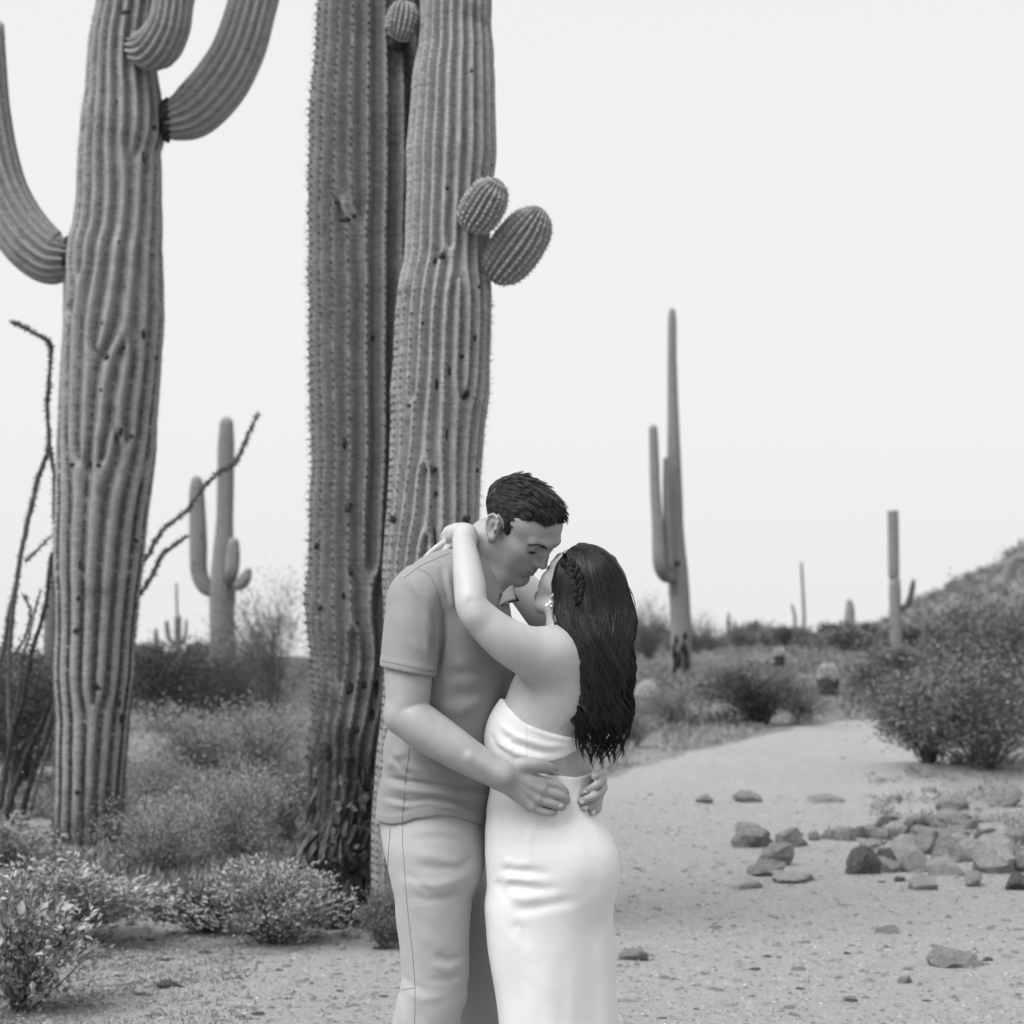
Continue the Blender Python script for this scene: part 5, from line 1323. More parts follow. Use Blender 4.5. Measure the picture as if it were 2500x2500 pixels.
for pts, w, hh in (([(1355, 1996), (1400, 2030), (1440, 2090)], .006, .0018), ([(1300, 2005), (1290, 2050), (1296, 2090)], .006, .0018), ([(1215, 1960), (1222, 2020), (1218, 2090)], .007, -.002),
                   ([(1200, 2240), (1250, 2290), (1300, 2310)], .012, .001), ([(1470, 2160), (1430, 2205), (1370, 2230)], .014, .001),
                   ([(1400, 2330), (1392, 2500), (1396, 2740)], .016, .002), ([(1290, 2400), (1300, 2500), (1298, 2700)], .014, .002), ([(1420, 1915), (1408, 1950), (1412, 1990)], .005, .0016)):
    F.ridge([PN(a, b, 5.1) for a, b in pts], w, hh, (4.9, 5.22))
cloth_wave(F, .0022, 9, 3); cloth_wave(F, .0006, 30, 4)
sl, X, Y, Z = F.sub(F.lo, F.lo + F.h * F.n)
sx = np.array([PN(a, b, 5.1)[0] for a, b in ((1150, 1860), (1240, 1868), (1300, 1880), (1364, 1893), (1409, 1900), (1453, 1893), (1500, 1885))])
sz = np.array([PN(a, b, 5.1)[2] for a, b in ((1150, 1860), (1240, 1868), (1300, 1880), (1364, 1893), (1409, 1900), (1453, 1893), (1500, 1885))])
F.put(sl, Z - np.interp(X[:, 0, 0], sx, sz)[:, None, None] + 0 * Y, 0, 'i')
VS, QS = F.poly(relax=2)
skirt = obj("skirt", mesh_np("skirt", VS, QS), M_DRESS, woman)
BVS = bvh_of(VS, QS); BVB = bvh_of(VB, QB)
def surf_line(bvh, pts, off, n=24, dflt=5.1):
    """a polyline in photo pixels laid on a surface"""
    out = []
    for a, b in spline(pts, n):
        d, nor = hit(bvh, a, b)
        if d is None: continue
        out.append(np.array(P(a, b, d - off)))
    return out
def seam(bvh, pts, rad, mat, parent, off=0.0002, n=30, name="seam"):
    L = surf_line(bvh, pts, off, n)
    if len(L) < 3: return
    m = MB(); m.tube(L, rad, 5)
    return obj(name, m.mesh(name), mat, parent)
seam(BVB, [(1284, 1768), (1286, 1790), (1284, 1818), (1285, 1845)], .0009, M_DRESS, dress)
seam(BVB, [(1231, 1713), (1244, 1731), (1285, 1768), (1347, 1791), (1404, 1805)], .0016, M_DRESS, dress, 0, 40, "edge_piping")
# feet in sandals under the hem
m = MB()
for q in (-.05, .06):
    c = np.array([(1370 - 1250) * .001 + q * .75, 5.2 + q * .66, 0])
    f = np.array([-.66, .75, 0])
    m.tube([c - f * .07 + [0, 0, .035], c - f * .03 + [0, 0, .045], c + f * .05 + [0, 0, .035], c + f * .12 + [0, 0, .022], c + f * .15 + [0, 0, .018]], [.028, .034, .036, .034, .018], 10)
obj("foot", m.mesh("foot"), M_SKIN_W, woman)

# ---- him --------------------------------------------------------------------------------
M_ROWS = [(2022, 921, 1196, 5.29, .165), (1990, 920, 1200, 5.29, .167), (1969, 920, 1206, 5.29, .168), (1932, 924, 1210, 5.29, .168), (1882, 933, 1212, 5.29, .17), (1824, 936, 1218, 5.29, .172), (1783, 946, 1226, 5.29, .175),
          (1700, 962, 1240, 5.29, .182), (1600, 972, 1252, 5.29, .19), (1520, 985, 1250, 5.29, .19), (1450, 1000, 1236, 5.29, .175), (1410, 1022, 1216, 5.29, .15), (1380, 1055, 1205, 5.29, .115), (1355, 1090, 1200, 5.29, .085)]
M_TORSO = mstack(M_ROWS)
R_SH = PN(1026, 1468, 5.145)
ARM = [PN(1015, 1480, 5.135), PN(1000, 1580, 5.10), PN(997, 1650, 5.085), PN(996, 1700, 5.078), PN(993, 1742, 5.07), PN(1022, 1768, 5.06), PN(1088, 1813, 5.04), PN(1150, 1852, 5.025), PN(1205, 1883, 5.017), PN(1226, 1893, 5.015)]
ARAD = [.060, .0585, .057, .054, .0495, .0535, .0495, .0425, .0365, .034]
HEAD_M = Head(PN(1260, 1283, 5.2), frame((math.cos(R(29.5)), -math.sin(R(29.5))), R(45.4), R(-12.1)), 1.06)
HEAD_M.O = PN(1260, 1283, 5.26)
HEAD_M.ear = -26; HEAD_M.crown = .069

def on(bvh, px, py, r, dflt):
    d, n = hit(bvh, px, py)
    return PN(px, py, (d if d is not None else dflt) - r)
F = Field((-0.36, 4.90, 0.88), (0.27, 5.66, 1.80), 0.0027)
# torso under the shirt, neck, head
F.stack(*M_TORSO, rot=0, k=.01, grow=-.016, zr=(PN(0, 1690, 5.29)[2], M_TORSO[0].max()))
F.chain([PN(1140, 1440, 5.29), PN(1172, 1375, 5.285), PN(1200, 1325, 5.275)], [.080, .066, .064], .03)
F.cone(PN(1180, 1440, 5.27), PN(1238, 1385, 5.265), .045, .04, .03)
HEAD_M.build(F)
# near arm, laid round her waist
F.chain(ARM, ARAD, .02)
F.ell(PN(962, 1752, 5.065), (.022, .03, .03), k=.02)                        # point of the elbow
HB1 = 5.035
def hpt(px, py, r, lift=0.0, floor=5.03):
    d, n = hit(BVS, px, py)
    if d is None or d > 5.16: d, n = hit(BVW, px, py)
    return PN(px, py, min((d if d else 5.1), 5.16) - r - lift)
wr = ARM[-1]
mcp = [hpt(1320, 1907, .014, .014), hpt(1322, 1929, .013, .016), hpt(1313, 1951, .013, .013), hpt(1297, 1971, .012, .010)]
F.chain([wr, PN(1258, 1900, 5.028), (mcp[0] + mcp[1]) / 2], [.0325, .026, .017], .015)
for i, q in enumerate(mcp):
    F.chain([PN(1222, 1886 + i * 6, 5.022), (PN(1222, 1886 + i * 6, 5.02) + q) / 2 + np.array([0, -.002, 0]), q], [.022, .017, .0130], .010)
for i, q in enumerate(mcp):
    F.ell(q + np.array([-.002, -.009, .001]), (.0095, .007, .0085), k=.008)
    F.cone(PN(1240, 1890 + i * 5, 5.004), q + np.array([0, -.0105, 0]), .0035, .0045, .008)
F.cone(PN(1150, 1850, 4.988), PN(1235, 1900, 4.99), .008, .006, .02)
FING = [(mcp[0], (1358, 1917, .0105, .012), (1376, 1931, .0105, .008), (1381, 1941, .009, -.004), .0120),
        (mcp[1], (1362, 1941, .0105, .013), (1380, 1950, .0105, .006), (1383, 1956, .009, -.004), .0118),
        (mcp[2], (1350, 1963, .0105, .011), (1369, 1968, .0105, .005), (1374, 1971, .009, -.003), .0112),
        (mcp[3], (1331, 1983, .0095, .008), (1347, 1984, .0095, .003), (1353, 1985, .008, -.003), .0102)]
for q, b, c, d, r in FING:
    F.chain([q, hpt(*b), hpt(*c), hpt(*d)], [r * 1.12, r * .98, r * .93, r * .8], .002)
F.chain([PN(1248, 1880, 5.025), PN(1282, 1868, 5.025), PN(1312, 1868, 5.03), hpt(1344, 1876, .011, .006), hpt(1360, 1889, .009, .001)], [.022, .020, .0155, .0125, .0095], .008)
# far hand, its fingers coming round her other side
LF = [((1468, 1900, 5.28), (1471, 1904, 5.21), (1458, 1915, .0105, .003), (1424, 1937, .009, .0), .0102),
      ((1466, 1918, 5.28), (1471, 1926, 5.21), (1455, 1940, .0105, .003), (1417, 1957, .009, .0), .0102),
      ((1464, 1938, 5.28), (1462, 1951, 5.21), (1452, 1962, .0100, .002), (1426, 1973, .009, .0), .0098),
      ((1460, 1952, 5.28), (1461, 1967, 5.22), (1458, 1977, .0090, .002), (1444, 1985, .008, .0), .0088)]
for a, b, c, d, r in LF:
    F.chain([PN(*a), PN(*b), hpt(*c), hpt(*d)], [r * 1.15, r * 1.08, r, r * .82], .003)
F.chain([PN(1468, 1890, 5.28), PN(1466, 1891, 5.21), hpt(1452, 1896, .009, .002)], [.013, .0115, .0095], .003)
F.chain([PN(1430, 1915, 5.42), PN(1452, 1918, 5.35), PN(1466, 1922, 5.28)], [.034, .030, .018], .008)
F.chain([PN(1230, 1560, 5.47), PN(1330, 1760, 5.52), PN(1390, 1880, 5.47), PN(1430, 1915, 5.42)], [.058, .05, .042, .034], .02)
VM, QM = F.poly(relax=2)
man = empty("person", P(1060, 2910, 5.29)); man.location.z = 0
tag(man, "short-haired person in grey polo shirt and light trousers, head bowed to the dark-haired one", "person")
body_m = obj("body", mesh_np("body", VM, QM), M_SKIN_M, man)
BVM = bvh_of(VM, QM)

# shirt
F = Field((-0.37, 4.96, 0.86), (0.04, 5.56, 1.60), 0.0032)
F.stack(*M_TORSO, rot=0, k=0)
for q in (0, 1):
    d = 5.145 if q == 0 else 5.44
    F.chain([PN(1120, 1400, 5.25 if q == 0 else 5.34), PN(1060, 1420, 5.19 if q == 0 else 5.40), PN(1026, 1468, d)], [.060, .066, .070], .05)
SL = [PN(1026, 1466, 5.145), PN(1013, 1520, 5.12), PN(1002, 1585, 5.10), PN(996, 1640, 5.085), PN(991, 1690, 5.08)]
F.cone(PN(1120, 1430, 5.2), PN(1100, 1540, 5.19), .06, .07, .06)            # chest in front of the armhole
F.chain([PN(1060, 1470, 5.44), PN(1120, 1560, 5.50), PN(1190, 1630, 5.49)], [.075, .07, .068], .03)
# folds
for pts, w, hh in (([(1068, 1440), (1084, 1500), (1076, 1580), (1066, 1650)], .010, -.010), ([(1048, 1440), (1062, 1490), (1072, 1540)], .010, .004),
                   ([(960, 1470), (990, 1560), (1040, 1600)], .014, .003), ([(985, 1420), (1020, 1480), (1055, 1560)], .012, -.0035), ([(1000, 1410), (1036, 1460), (1066, 1530)], .010, .0035),
                   ([(1090, 1380), (1100, 1440), (1112, 1490)], .008, .004), ([(1076, 1378), (1085, 1430), (1098, 1480)], .007, -.004),
                   ([(930, 1906), (985, 1910), (1060, 1918), (1150, 1930), (1195, 1945)], .009, -.008), ([(928, 1925), (990, 1930), (1080, 1935), (1180, 1960)], .010, .005),
                   ([(925, 1950), (1000, 1962), (1060, 1953), (1120, 1962), (1185, 1990)], .008, -.007), ([(925, 1966), (985, 1968), (1050, 1958), (1110, 1970), (1180, 2004)], .008, .006),
                   ([(935, 1890), (960, 1850), (1000, 1835)], .012, .004), ([(940, 1870), (1030, 1880), (1100, 1890)], .012, .004), ([(940, 1842), (985, 1880), (1010, 1900)], .008, -.004),
                   ([(1010, 1850), (1080, 1895), (1160, 1915)], .010, -.005), ([(1060, 1720), (1120, 1735), (1190, 1700)], .018, .005), ([(1090, 1690), (1150, 1700), (1200, 1670)], .018, -.005),
                   ([(1080, 1650), (1140, 1640), (1200, 1650)], .016, -.004), ([(1110, 1600), (1160, 1660), (1210, 1690)], .016, .004)):
    F.ridge([PN(a, b, 5.12) for a, b in pts], w, hh * 1.35, (4.9, 5.26))
# hem band of the body: a step where the cloth is doubled
sl, X, Y, Z = F.sub(F.lo, F.lo + F.h * F.n)
hx = np.array([PN(a, b, 5.15)[0] for a, b in ((900, 2014), (921, 2016), (954, 2017), (981, 2011), (1016, 1998), (1066, 1990), (1115, 1992), (1149, 2007), (1186, 2023), (1220, 2028))])
hz = np.array([PN(a, b, 5.15)[2] for a, b in ((900, 2014), (921, 2016), (954, 2017), (981, 2011), (1016, 1998), (1066, 1990), (1115, 1992), (1149, 2007), (1186, 2023), (1220, 2028))])
HEMZ = np.interp(X[:, 0, 0], hx, hz)[:, None, None]
F.D -= (0.0022 * np.clip(1 - (Z - HEMZ - .022) / .003, 0, 1) + 0 * Y).astype(np.float32)
F.put(sl, HEMZ - Z + 0 * Y, 0, 'i')
cloth_wave(F, .002, 11, 5); cloth_wave(F, .0011, 34, 6)
# open the hem and the sleeve, cut the neck
F.stack(M_TORSO[0], M_TORSO[1], M_TORSO[2], M_TORSO[3], M_TORSO[4], k=0, op='s', grow=-.010, zr=(.80, HC - (1985 - HY) / 1000))
G = Field(F.lo, F.lo + F.h, F.h); G.n = F.n.copy(); G.D = np.full(tuple(G.n), 1.0, np.float32)
G.chain(SL, [.074, .0735, .0695, .0665, .066], 0)
for pts, w, hh in (([(960, 1470), (990, 1560), (1040, 1600)], .014, .004), ([(985, 1420), (1020, 1480), (1055, 1560)], .012, -.0045), ([(1000, 1410), (1036, 1460), (1066, 1530)], .010, .0045),
                   ([(1055, 1480), (1062, 1540), (1058, 1600)], .008, -.004), ([(1030, 1500), (1046, 1560), (1042, 1610)], .009, .003)):
    G.ridge([PN(a, b, 5.06) for a, b in pts], w, hh, (4.9, 5.12))
nrm = np.array([-26, 0, -130.0]) / 132.6
ctr = PN(996, 1640, 5.085)
sl, X, Y, Z = G.sub(G.lo, G.lo + G.h * G.n)
band = ((X - ctr[0]) * nrm[0] + (Z - ctr[2]) * nrm[2])
G.D -= (np.where((band > -.024), .0016, 0) + 0 * Y).astype(np.float32)
G.put(sl, band + 0 * Y, 0, 'i')
G.chain([PN(998, 1608, 5.09), PN(994, 1672, 5.082)], [.0585, .0610], 0, 's')
kk = np.interp(Z, [PN(0, 1640, 5.1)[2], PN(0, 1560, 5.1)[2], PN(0, 1450, 5.1)[2]], [.001, .006, .04]).astype(np.float32)
t = np.clip(.5 + .5 * (F.D - G.D) / kk, 0, 1); F.D = F.D * (1 - t) + G.D * t - kk * t * (1 - t)
F.chain([PN(1150, 1420, 5.285), PN(1215, 1330, 5.27)], [.060, .070], .004, 's')
VT, QT = F.poly(relax=2)
shirt = obj("shirt", mesh_np("shirt", VT, QT), M_SHIRT, man)
BVT = bvh_of(VT, QT)
seam(BVT, [(1016, 1388), (1046, 1402), (1066, 1440), (1080, 1500), (1078, 1530)], .0011, M_SEAM, shirt)
seam(BVT, [(1100, 1350), (1060, 1366), (1020, 1386), (985, 1412)], .0010, M_SEAM, shirt)
seam(BVT, [(1000, 1824), (996, 1860), (990, 1900), (986, 1960), (984, 1975), (982, 2010)], .0010, M_SEAM, shirt)
seam(BVT, [(934, 1614), (960, 1619), (1000, 1628), (1040, 1637), (1062, 1640)], .0007, M_SEAM, shirt)
# collar: stand, turned-down leaf, placket
def leaf(name, quad, mat, parent, thick=.003, n=8, bulge=.006):
    """a small curved cloth panel between four corners"""
    a, b, c, d = (np.asarray(q, float) for q in quad)
    u = np.linspace(0, 1, n)[:, None, None]; v = np.linspace(0, 1, n)[None, :, None]
    G = a * (1 - u) * (1 - v) + b * u * (1 - v) + c * u * v + d * (1 - u) * v
    nn = np.cross(b - a, d - a); nn /= np.linalg.norm(nn)
    if nn[1] > 0: nn = -nn
    G = G + nn * (bulge * 4 * u * (1 - u))
    V = np.concatenate([G.reshape(-1, 3), (G - nn * thick).reshape(-1, 3)])
    Q = []
    for i in range(n - 1):
        for j in range(n - 1):
            k = i * n + j; Q.append((k, k + n, k + n + 1, k + 1)); k += n * n; Q.append((k, k + 1, k + n + 1, k + n))
    rim = [i * n for i in range(n)] + [(n - 1) * n + j for j in range(1, n)] + [i * n + n - 1 for i in range(n - 2, -1, -1)] + [j for j in range(n - 2, 0, -1)]
    for i in range(len(rim)): p, q = rim[i], rim[(i + 1) % len(rim)]; Q.append((p, q, q + n * n, p + n * n))
    me = mesh_np(name, V, Q)
    bm = bmesh.new(); bm.from_mesh(me); bmesh.ops.recalc_face_normals(bm, faces=bm.faces); bm.to_mesh(me); bm.free()
    return obj(name, me, mat, parent)
collar = leaf("collar", [PN(1216, 1479, 5.155), PN(1260, 1463, 5.185), PN(1253, 1428, 5.215), PN(1228, 1446, 5.19)], M_SHIRT, shirt, .004, 10, .006)
leaf("collar_facing", [PN(1186, 1446, 5.17), PN(1214, 1480, 5.168), PN(1232, 1450, 5.20), PN(1205, 1440, 5.20)], M_SHIRT_IN, shirt, .003, 8, -.004)
leaf("collar", [PN(1268, 1466, 5.30), PN(1238, 1474, 5.26), PN(1226, 1440, 5.27), PN(1250, 1436, 5.31)], M_SHIRT_IN, shirt, .004, 8, .004)
leaf("placket", [PN(1216, 1480, 5.175), PN(1242, 1474, 5.19), PN(1262, 1560, 5.19), PN(1238, 1566, 5.178)], M_SHIRT, shirt, .006, 10, .004)

# trousers
F = Field((-0.36, 5.02, 0.0), (0.06, 5.56, 0.98), 0.0036)
HIP = mstack([(1960, 932, 1188, 5.29, .158), (2005, 929, 1190, 5.29, .165), (2045, 932, 1190, 5.29, .175), (2073, 937, 1188, 5.29, .18), (2110, 946, 1184, 5.29, .18), (2150, 956, 1172, 5.29, .175), (2190, 980, 1150, 5.29, .15)])
F.stack(*HIP, k=.02)
F.stack(*mstack([(1985, 965, 1150, 5.26, .10), (2060, 946, 1172, 5.215, .094), (2122, 950, 1176, 5.205, .094), (2156, 958, 1164, 5.20, .096), (2172, 960, 1155, 5.20, .096), (2238, 967, 1149, 5.20, .094), (2321, 978, 1146, 5.20, .088), (2383, 980, 1143, 5.20, .084),
                 (2412, 977, 1138, 5.20, .082), (2446, 968, 1136, 5.20, .082), (2500, 957, 1124, 5.20, .08), (2600, 952, 1108, 5.2, .076), (2750, 955, 1096, 5.2, .072), (2872, 958, 1098, 5.2, .07)]), k=.03)
F.stack(*mstack([(1985, 985, 1170, 5.33, .10), (2060, 985, 1188, 5.37, .09), (2150, 1000, 1195, 5.385, .09), (2300, 1040, 1215, 5.39, .088), (2420, 1075, 1228, 5.39, .08), (2500, 1085, 1232, 5.39, .078), (2650, 1085, 1225, 5.39, .074), (2872, 1085, 1225, 5.39, .07)]), k=.02)
for pts, w, hh in (([(990, 2080), (1060, 2090), (1110, 2105), (1140, 2098)], .016, .006), ([(1000, 2110), (1070, 2118), (1120, 2116), (1170, 2090)], .014, -.006),
                   ([(990, 2150), (1060, 2160), (1110, 2150), (1165, 2128)], .014, .006), ([(1000, 2180), (1040, 2195), (1100, 2190), (1150, 2168)], .014, -.006),
                   ([(985, 2130), (1020, 2150), (1060, 2185)], .012, -.005), ([(1000, 2032), (1080, 2028), (1160, 2050)], .013, .004), ([(990, 2050), (1080, 2045), (1150, 2062)], .012, -.003),
                   ([(1060, 2330), (1090, 2345), (1140, 2335)], .012, -.006), ([(1050, 2350), (1090, 2368), (1140, 2360)], .014, .006), ([(1040, 2390), (1090, 2395), (1138, 2380)], .012, -.005),
                   ([(975, 2390), (1000, 2402), (1050, 2420)], .012, -.004), ([(985, 2425), (1030, 2440), (1100, 2430)], .014, .005), ([(1020, 2270), (1060, 2300), (1080, 2330)], .02, .003),
                   ([(965, 2430), (975, 2470), (990, 2520)], .014, .005), ([(1130, 2428), (1146, 2450), (1140, 2480)], .012, .006), ([(1118, 2450), (1130, 2480), (1120, 2530)], .010, -.007), ([(1010, 2460), (1050, 2500), (1050, 2560)], .02, -.004)):
    F.ridge([PN(a, b, 5.12) for a, b in pts], w * .75, hh * .55, (5.0, 5.24))
cloth_wave(F, .0028, 10, 8); cloth_wave(F, .0013, 30, 9)
VP, QP = F.poly(relax=2)
trousers = obj("trousers", mesh_np("trousers", VP, QP), M_TROUS, man)
BVP = bvh_of(VP, QP)
seam(BVP, [(983, 2014), (983, 2060), (986, 2100), (990, 2160), (996, 2230), (1006, 2320), (1012, 2390), (1013, 2440), (1012, 2500), (1010, 2600), (1008, 2800)], .0009, M_SEAM_T, trousers, .0002, 60)
seam(BVP, [(953, 2020), (951, 2050), (948, 2090), (947, 2118)], .0012, M_SEAM, trousers, .0002, 20)
seam(BVP, [(979, 2417), (995, 2414), (1012, 2412)], .0008, M_SEAM_T, trousers, .0002, 14)
for d, x in ((5.2, 1028), (5.39, 1155)):
    m = MB(); c = np.array([(x - 1250) * d / FPX, d, 0])
    m.tube([c + [-.09, 0, .05], c + [-.07, 0, .052], c + [.0, 0, .06], c + [.09, 0, .045], c + [.16, 0, .034], c + [.185, 0, .030]], [.02, .045, .05, .046, .04, .015], 14)
    obj("shoe", m.mesh("shoe"), M_SHOE, man)

# ---- small things on the faces and hands ------------------------------------------------
def head_line(hd, pts, rad, name, mat, parent, n=14, push=0.0):
    m = MB(); m.tube([hd.w(p) for p in spline(pts, n)], rad, 5); return obj(name, m.mesh(name), mat, parent)
def lash(hd, q, z0, parent, mat):
    a = np.linspace(-1.05, 1.0, 16)
    pts = [(.0745 + .0168 * math.cos(t) * .985, q * (.032 + .0168 * math.sin(t)), z0 - .0022 * math.cos(t)) for t in a]
    m = MB(); m.tube([hd.w(p) for p in pts], np.linspace(.0012, .0016, 16), 5); 
    for t in np.linspace(-.8, 1.1, 15):
        p0 = np.array((.0745 + .0165 * math.cos(t), q * (.032 + .0168 * math.sin(t)), z0 - .002))
        dr = np.array((math.cos(t), q * math.sin(t), -.35)) * .0075
        m.tube([hd.w(p0), hd.w(p0 + dr * .6), hd.w(p0 + dr + np.array([0, 0, .0015]))], [.0006, .0005, .0002], 3)
    return obj("eyelashes", m.mesh("eyelashes"), mat, parent)
rnd = np.random.RandomState(5)
for q in (-1, 1):
    lash(HEAD_M, q, .0095, body_m, M_HAIR)
    m = MB()
    for i in range(80):
        t = rnd.rand()
        x0 = np.array(spline([(.1015, q * .012, .037), (.0985, q * .026, .0415), (.088, q * .042, .041), (.079, q * .051, .034)], 50)[int(t * 49)])
        p0 = x0 + np.array([.0062, q * .001, -.0045]) + np.array([0, 0, rnd.uniform(-.0038, .0038) * (1 - .5 * t)])
        dr = np.array([-.25 - .5 * t, q * 1.0, .35 - .9 * t]); dr = dr / np.linalg.norm(dr) * rnd.uniform(.006, .011)
        m.tube([HEAD_M.w(p0 - [.002, 0, 0]), HEAD_M.w(p0 + dr * .5 + [.0005, 0, 0]), HEAD_M.w(p0 + dr - [.001, 0, 0])], [.0006, .0006, .0003], 3)
    obj("eyebrow", m.mesh("eyebrow"), M_HAIR, body_m)
    lash(HDW, q, .013, body_w, M_HAIR)
    m = MB(); m.tube([HDW.w(p) for p in spline([(.101, q * .014, .040), (.096, q * .030, .044), (.083, q * .046, .040)], 10)], [.0015, .0024, .0026, .0026, .0026, .0024, .002, .0018, .0014, .0008], 5)
    obj("eyebrow", m.mesh("eyebrow"), M_HAIR, body_w)
M_LIP = simple_mat("lip", .24, .29, 40, .4)
lip = MB()
for z, x, r in ((-.0468, .1045, .0046), (-.0572, .1035, .0054)):
    c = np.array(spline([(.0855, -.0305, -.0440), (.0965, -.0185, -.0495 + (z + .05) * .6), (x, -.006, z), (x + .0004, 0, z + .0006), (x, .006, z), (.0965, .0185, -.0495 + (z + .05) * .6), (.0855, .0305, -.0440)], 22))
    lip.tube([HEAD_M.w(q) for q in c], r * np.clip(np.sin(np.linspace(0, np.pi, 22))**.6, .12, 1), 8)
obj("lips", lip.mesh("lips"), M_LIP, body_m)
# nails on the fingers that show them
def nail(bvh, px, py, ang, parent, L=.0075, Wd=.0055):
    d, n = hit(bvh, px, py)
    if d is None: return
    c = np.array(P(px, py, d)); n = np.array(n); u = np.array([math.cos(ang), 0, -math.sin(ang)]); u -= n * (u @ n); u /= np.linalg.norm(u); w = np.cross(n, u)
    V = []; T = []
    for i in range(10):
        a = i * 2 * math.pi / 10; V.append(c + u * L * math.cos(a) * (1 if math.cos(a) < 0 else .9) + w * Wd * math.sin(a) - n * .0022 * abs(math.sin(a))**2 + n * .0004)
    V.append(c + n * .0014)
    for i in range(10): T.append((10, i, (i + 1) % 10))
    obj("nail", mesh_np("nail", V, None, T), M_NAIL, parent)
for x, y, a in ((1430, 1935, 2.6), (1421, 1957, 2.7), (1432, 1972, 2.6), (1449, 1983, 2.4), (1358, 1888, .7), (1369, 1968, .1)): nail(BVM, x, y, a, body_m)
# earring: a small cluster of pearls
ear = empty("earring", PN(1336, 1478, 5.10)); tag(ear, "cluster of small white pearls at the ear of the dark-haired person", "earring")
def ball(c, r, name, mat, parent):
    bm = bmesh.new(); bmesh.ops.create_uvsphere(bm, u_segments=12, v_segments=8, radius=r, matrix=Matrix.Translation(c))
    for f in bm.faces: f.smooth = True
    me = bpy.data.meshes.new(name); bm.to_mesh(me); bm.free(); return obj(name, me, mat, parent)
_ed, _ = hit(BVW, 1345, 1476)
_ed = (_ed or 5.13) - .006
for x, y, r in ((1336, 1478, .0056), (1344, 1471, .0046), (1346, 1480, .0036), (1340, 1485, .003)): ball(PN(x, y, _ed), r, "pearl", M_PEARL, ear)
# ---- his hair: a close cap of short locks combed forward
rnd = np.random.RandomState(11)
def hairline(x, y):
    """lowest z (head space) where his hair grows"""
    ax = np.array([-.12, -.09, -.06, -.034, -.027, -.022, -.004, .006, .012, .033, .037, .039, .043, .060, .084, .12])
    az = np.array([-.048, -.046, -.046, -.022, .018, .032, .033, .026, .012, .010, .024, .048, .078, .085, .082, .08])
    return np.interp(x, ax, az)
F = Field(np.array(HEAD_M.O) - .19, np.array(HEAD_M.O) + .19, 0.0028)
s_ = HEAD_M.sc
F.ell(HEAD_M.w((-.008, 0, .038)), np.array((.096, .0770, .0725)) * s_, HEAD_M.M, .01)
F.ell(HEAD_M.w((.020, 0, .069)), np.array((.058, .064, .039)) * s_, HEAD_M.M, .02)
for q in (-1, 1): F.ell(HEAD_M.w((.022, q * .0665, .022)), np.array((.011, .005, .020)) * s_, HEAD_M.M, .008)
sl, X, Y, Z = F.sub(F.lo, F.lo + F.h * F.n)
def to_local(p): return ((np.asarray(p) - HEAD_M.O) @ HEAD_M.M) / s_
gx = np.stack([X + 0 * Y + 0 * Z, Y + 0 * X + 0 * Z, Z + 0 * X + 0 * Y], -1).reshape(-1, 3)
lx = to_local(gx)
jag = 0.004 * vnoise(lx[:, 0] * 90, lx[:, 1] * 90, lx[:, 2] * 20, 3)
cut = ((hairline(lx[:, 0] + jag, lx[:, 1]) - lx[:, 2]) * s_).reshape(F.D.shape)
F.put(sl, cut, 0, 'i')
VH, QH = F.poly(relax=1)
hair_m = obj("hair", mesh_np("hair", VH, QH), M_HAIR_B, man)
m = MB()
NV = np.zeros_like(VH)
e1 = VH[QH[:, 1]] - VH[QH[:, 0]]; e2 = VH[QH[:, 3]] - VH[QH[:, 0]]; fn = np.cross(e1, e2)
for i in range(4):
    for c in range(3): NV[:, c] += np.bincount(QH[:, i], fn[:, c], len(VH))
NV /= np.linalg.norm(NV, axis=1, keepdims=True) + 1e-12
LV = to_local(VH); LN = NV @ HEAD_M.M
pick = rnd.choice(len(VH), 1250)
def comb(p, n):
    """the way his hair lies at a spot of the scalp"""
    top = np.clip((p[2] - .045) / .06, 0, 1); back = np.clip((-p[0] - .03) / .06, 0, 1)
    side = np.array([.9, 0, .42]) * (1 - back) + np.array([.35, 0, -.9]) * back
    crown = np.array([1.0, 0, .15 if p[0] > 0 else .5])
    d = side * (1 - top) + crown * top
    if p[2] < .03: d = np.array([.35 if p[0] > -.02 else .1, 0, -1.0])
    d = d - n * (d @ n); return d / (np.linalg.norm(d) + 1e-9)
for i in pick:
    p, n = LV[i], LN[i]
    if p[2] < hairline(p[0], p[1]) + .002 or (n[0] > .8 and p[2] < .07): continue
    top = np.clip((p[2] - .05) / .06, 0, 1); front = np.clip((p[0] - .02) / .05, 0, 1)
    L = (.015 + .028 * top + .008 * front * top) * rnd.uniform(.75, 1.2)
    if p[2] < .03: L = .009
    if p[0] + L > .086: L = max(.008, .086 - p[0])
    gl = rnd.uniform(.10, .22) + .14 * top * rnd.rand() + .12 * front * top
    sw = rnd.normal(0, .12)
    if top > .5 and rnd.rand() < .18: gl += rnd.uniform(.12, .3); L *= .8
    for c in range(rnd.randint(10, 16)):
        of = rnd.normal(0, .0026, 3); q0 = p + of - n * (of @ n) - n * .0015
        d = comb(p, n); w = np.cross(n, d)
        d = d + w * (sw + rnd.normal(0, .07)); cv = of * -.55
        k = []
        for t in (0, .25, .5, .75, 1.0):
            k.append(q0 + d * L * t + n * L * (gl * t * 1.3 - (.32 - .10 * top) * t * t + .05) + cv * t)
        r0 = rnd.uniform(.0004, .0009) * (1 if top > .2 else .8)
        m.tube([HEAD_M.w(q) for q in k], [r0, r0 * 1.05, r0, r0 * .7, r0 * .12], 3, cap=False)
lk = obj("lock", m.mesh("lock"), M_HAIR_M, hair_m); tag(lk, kind="stuff")

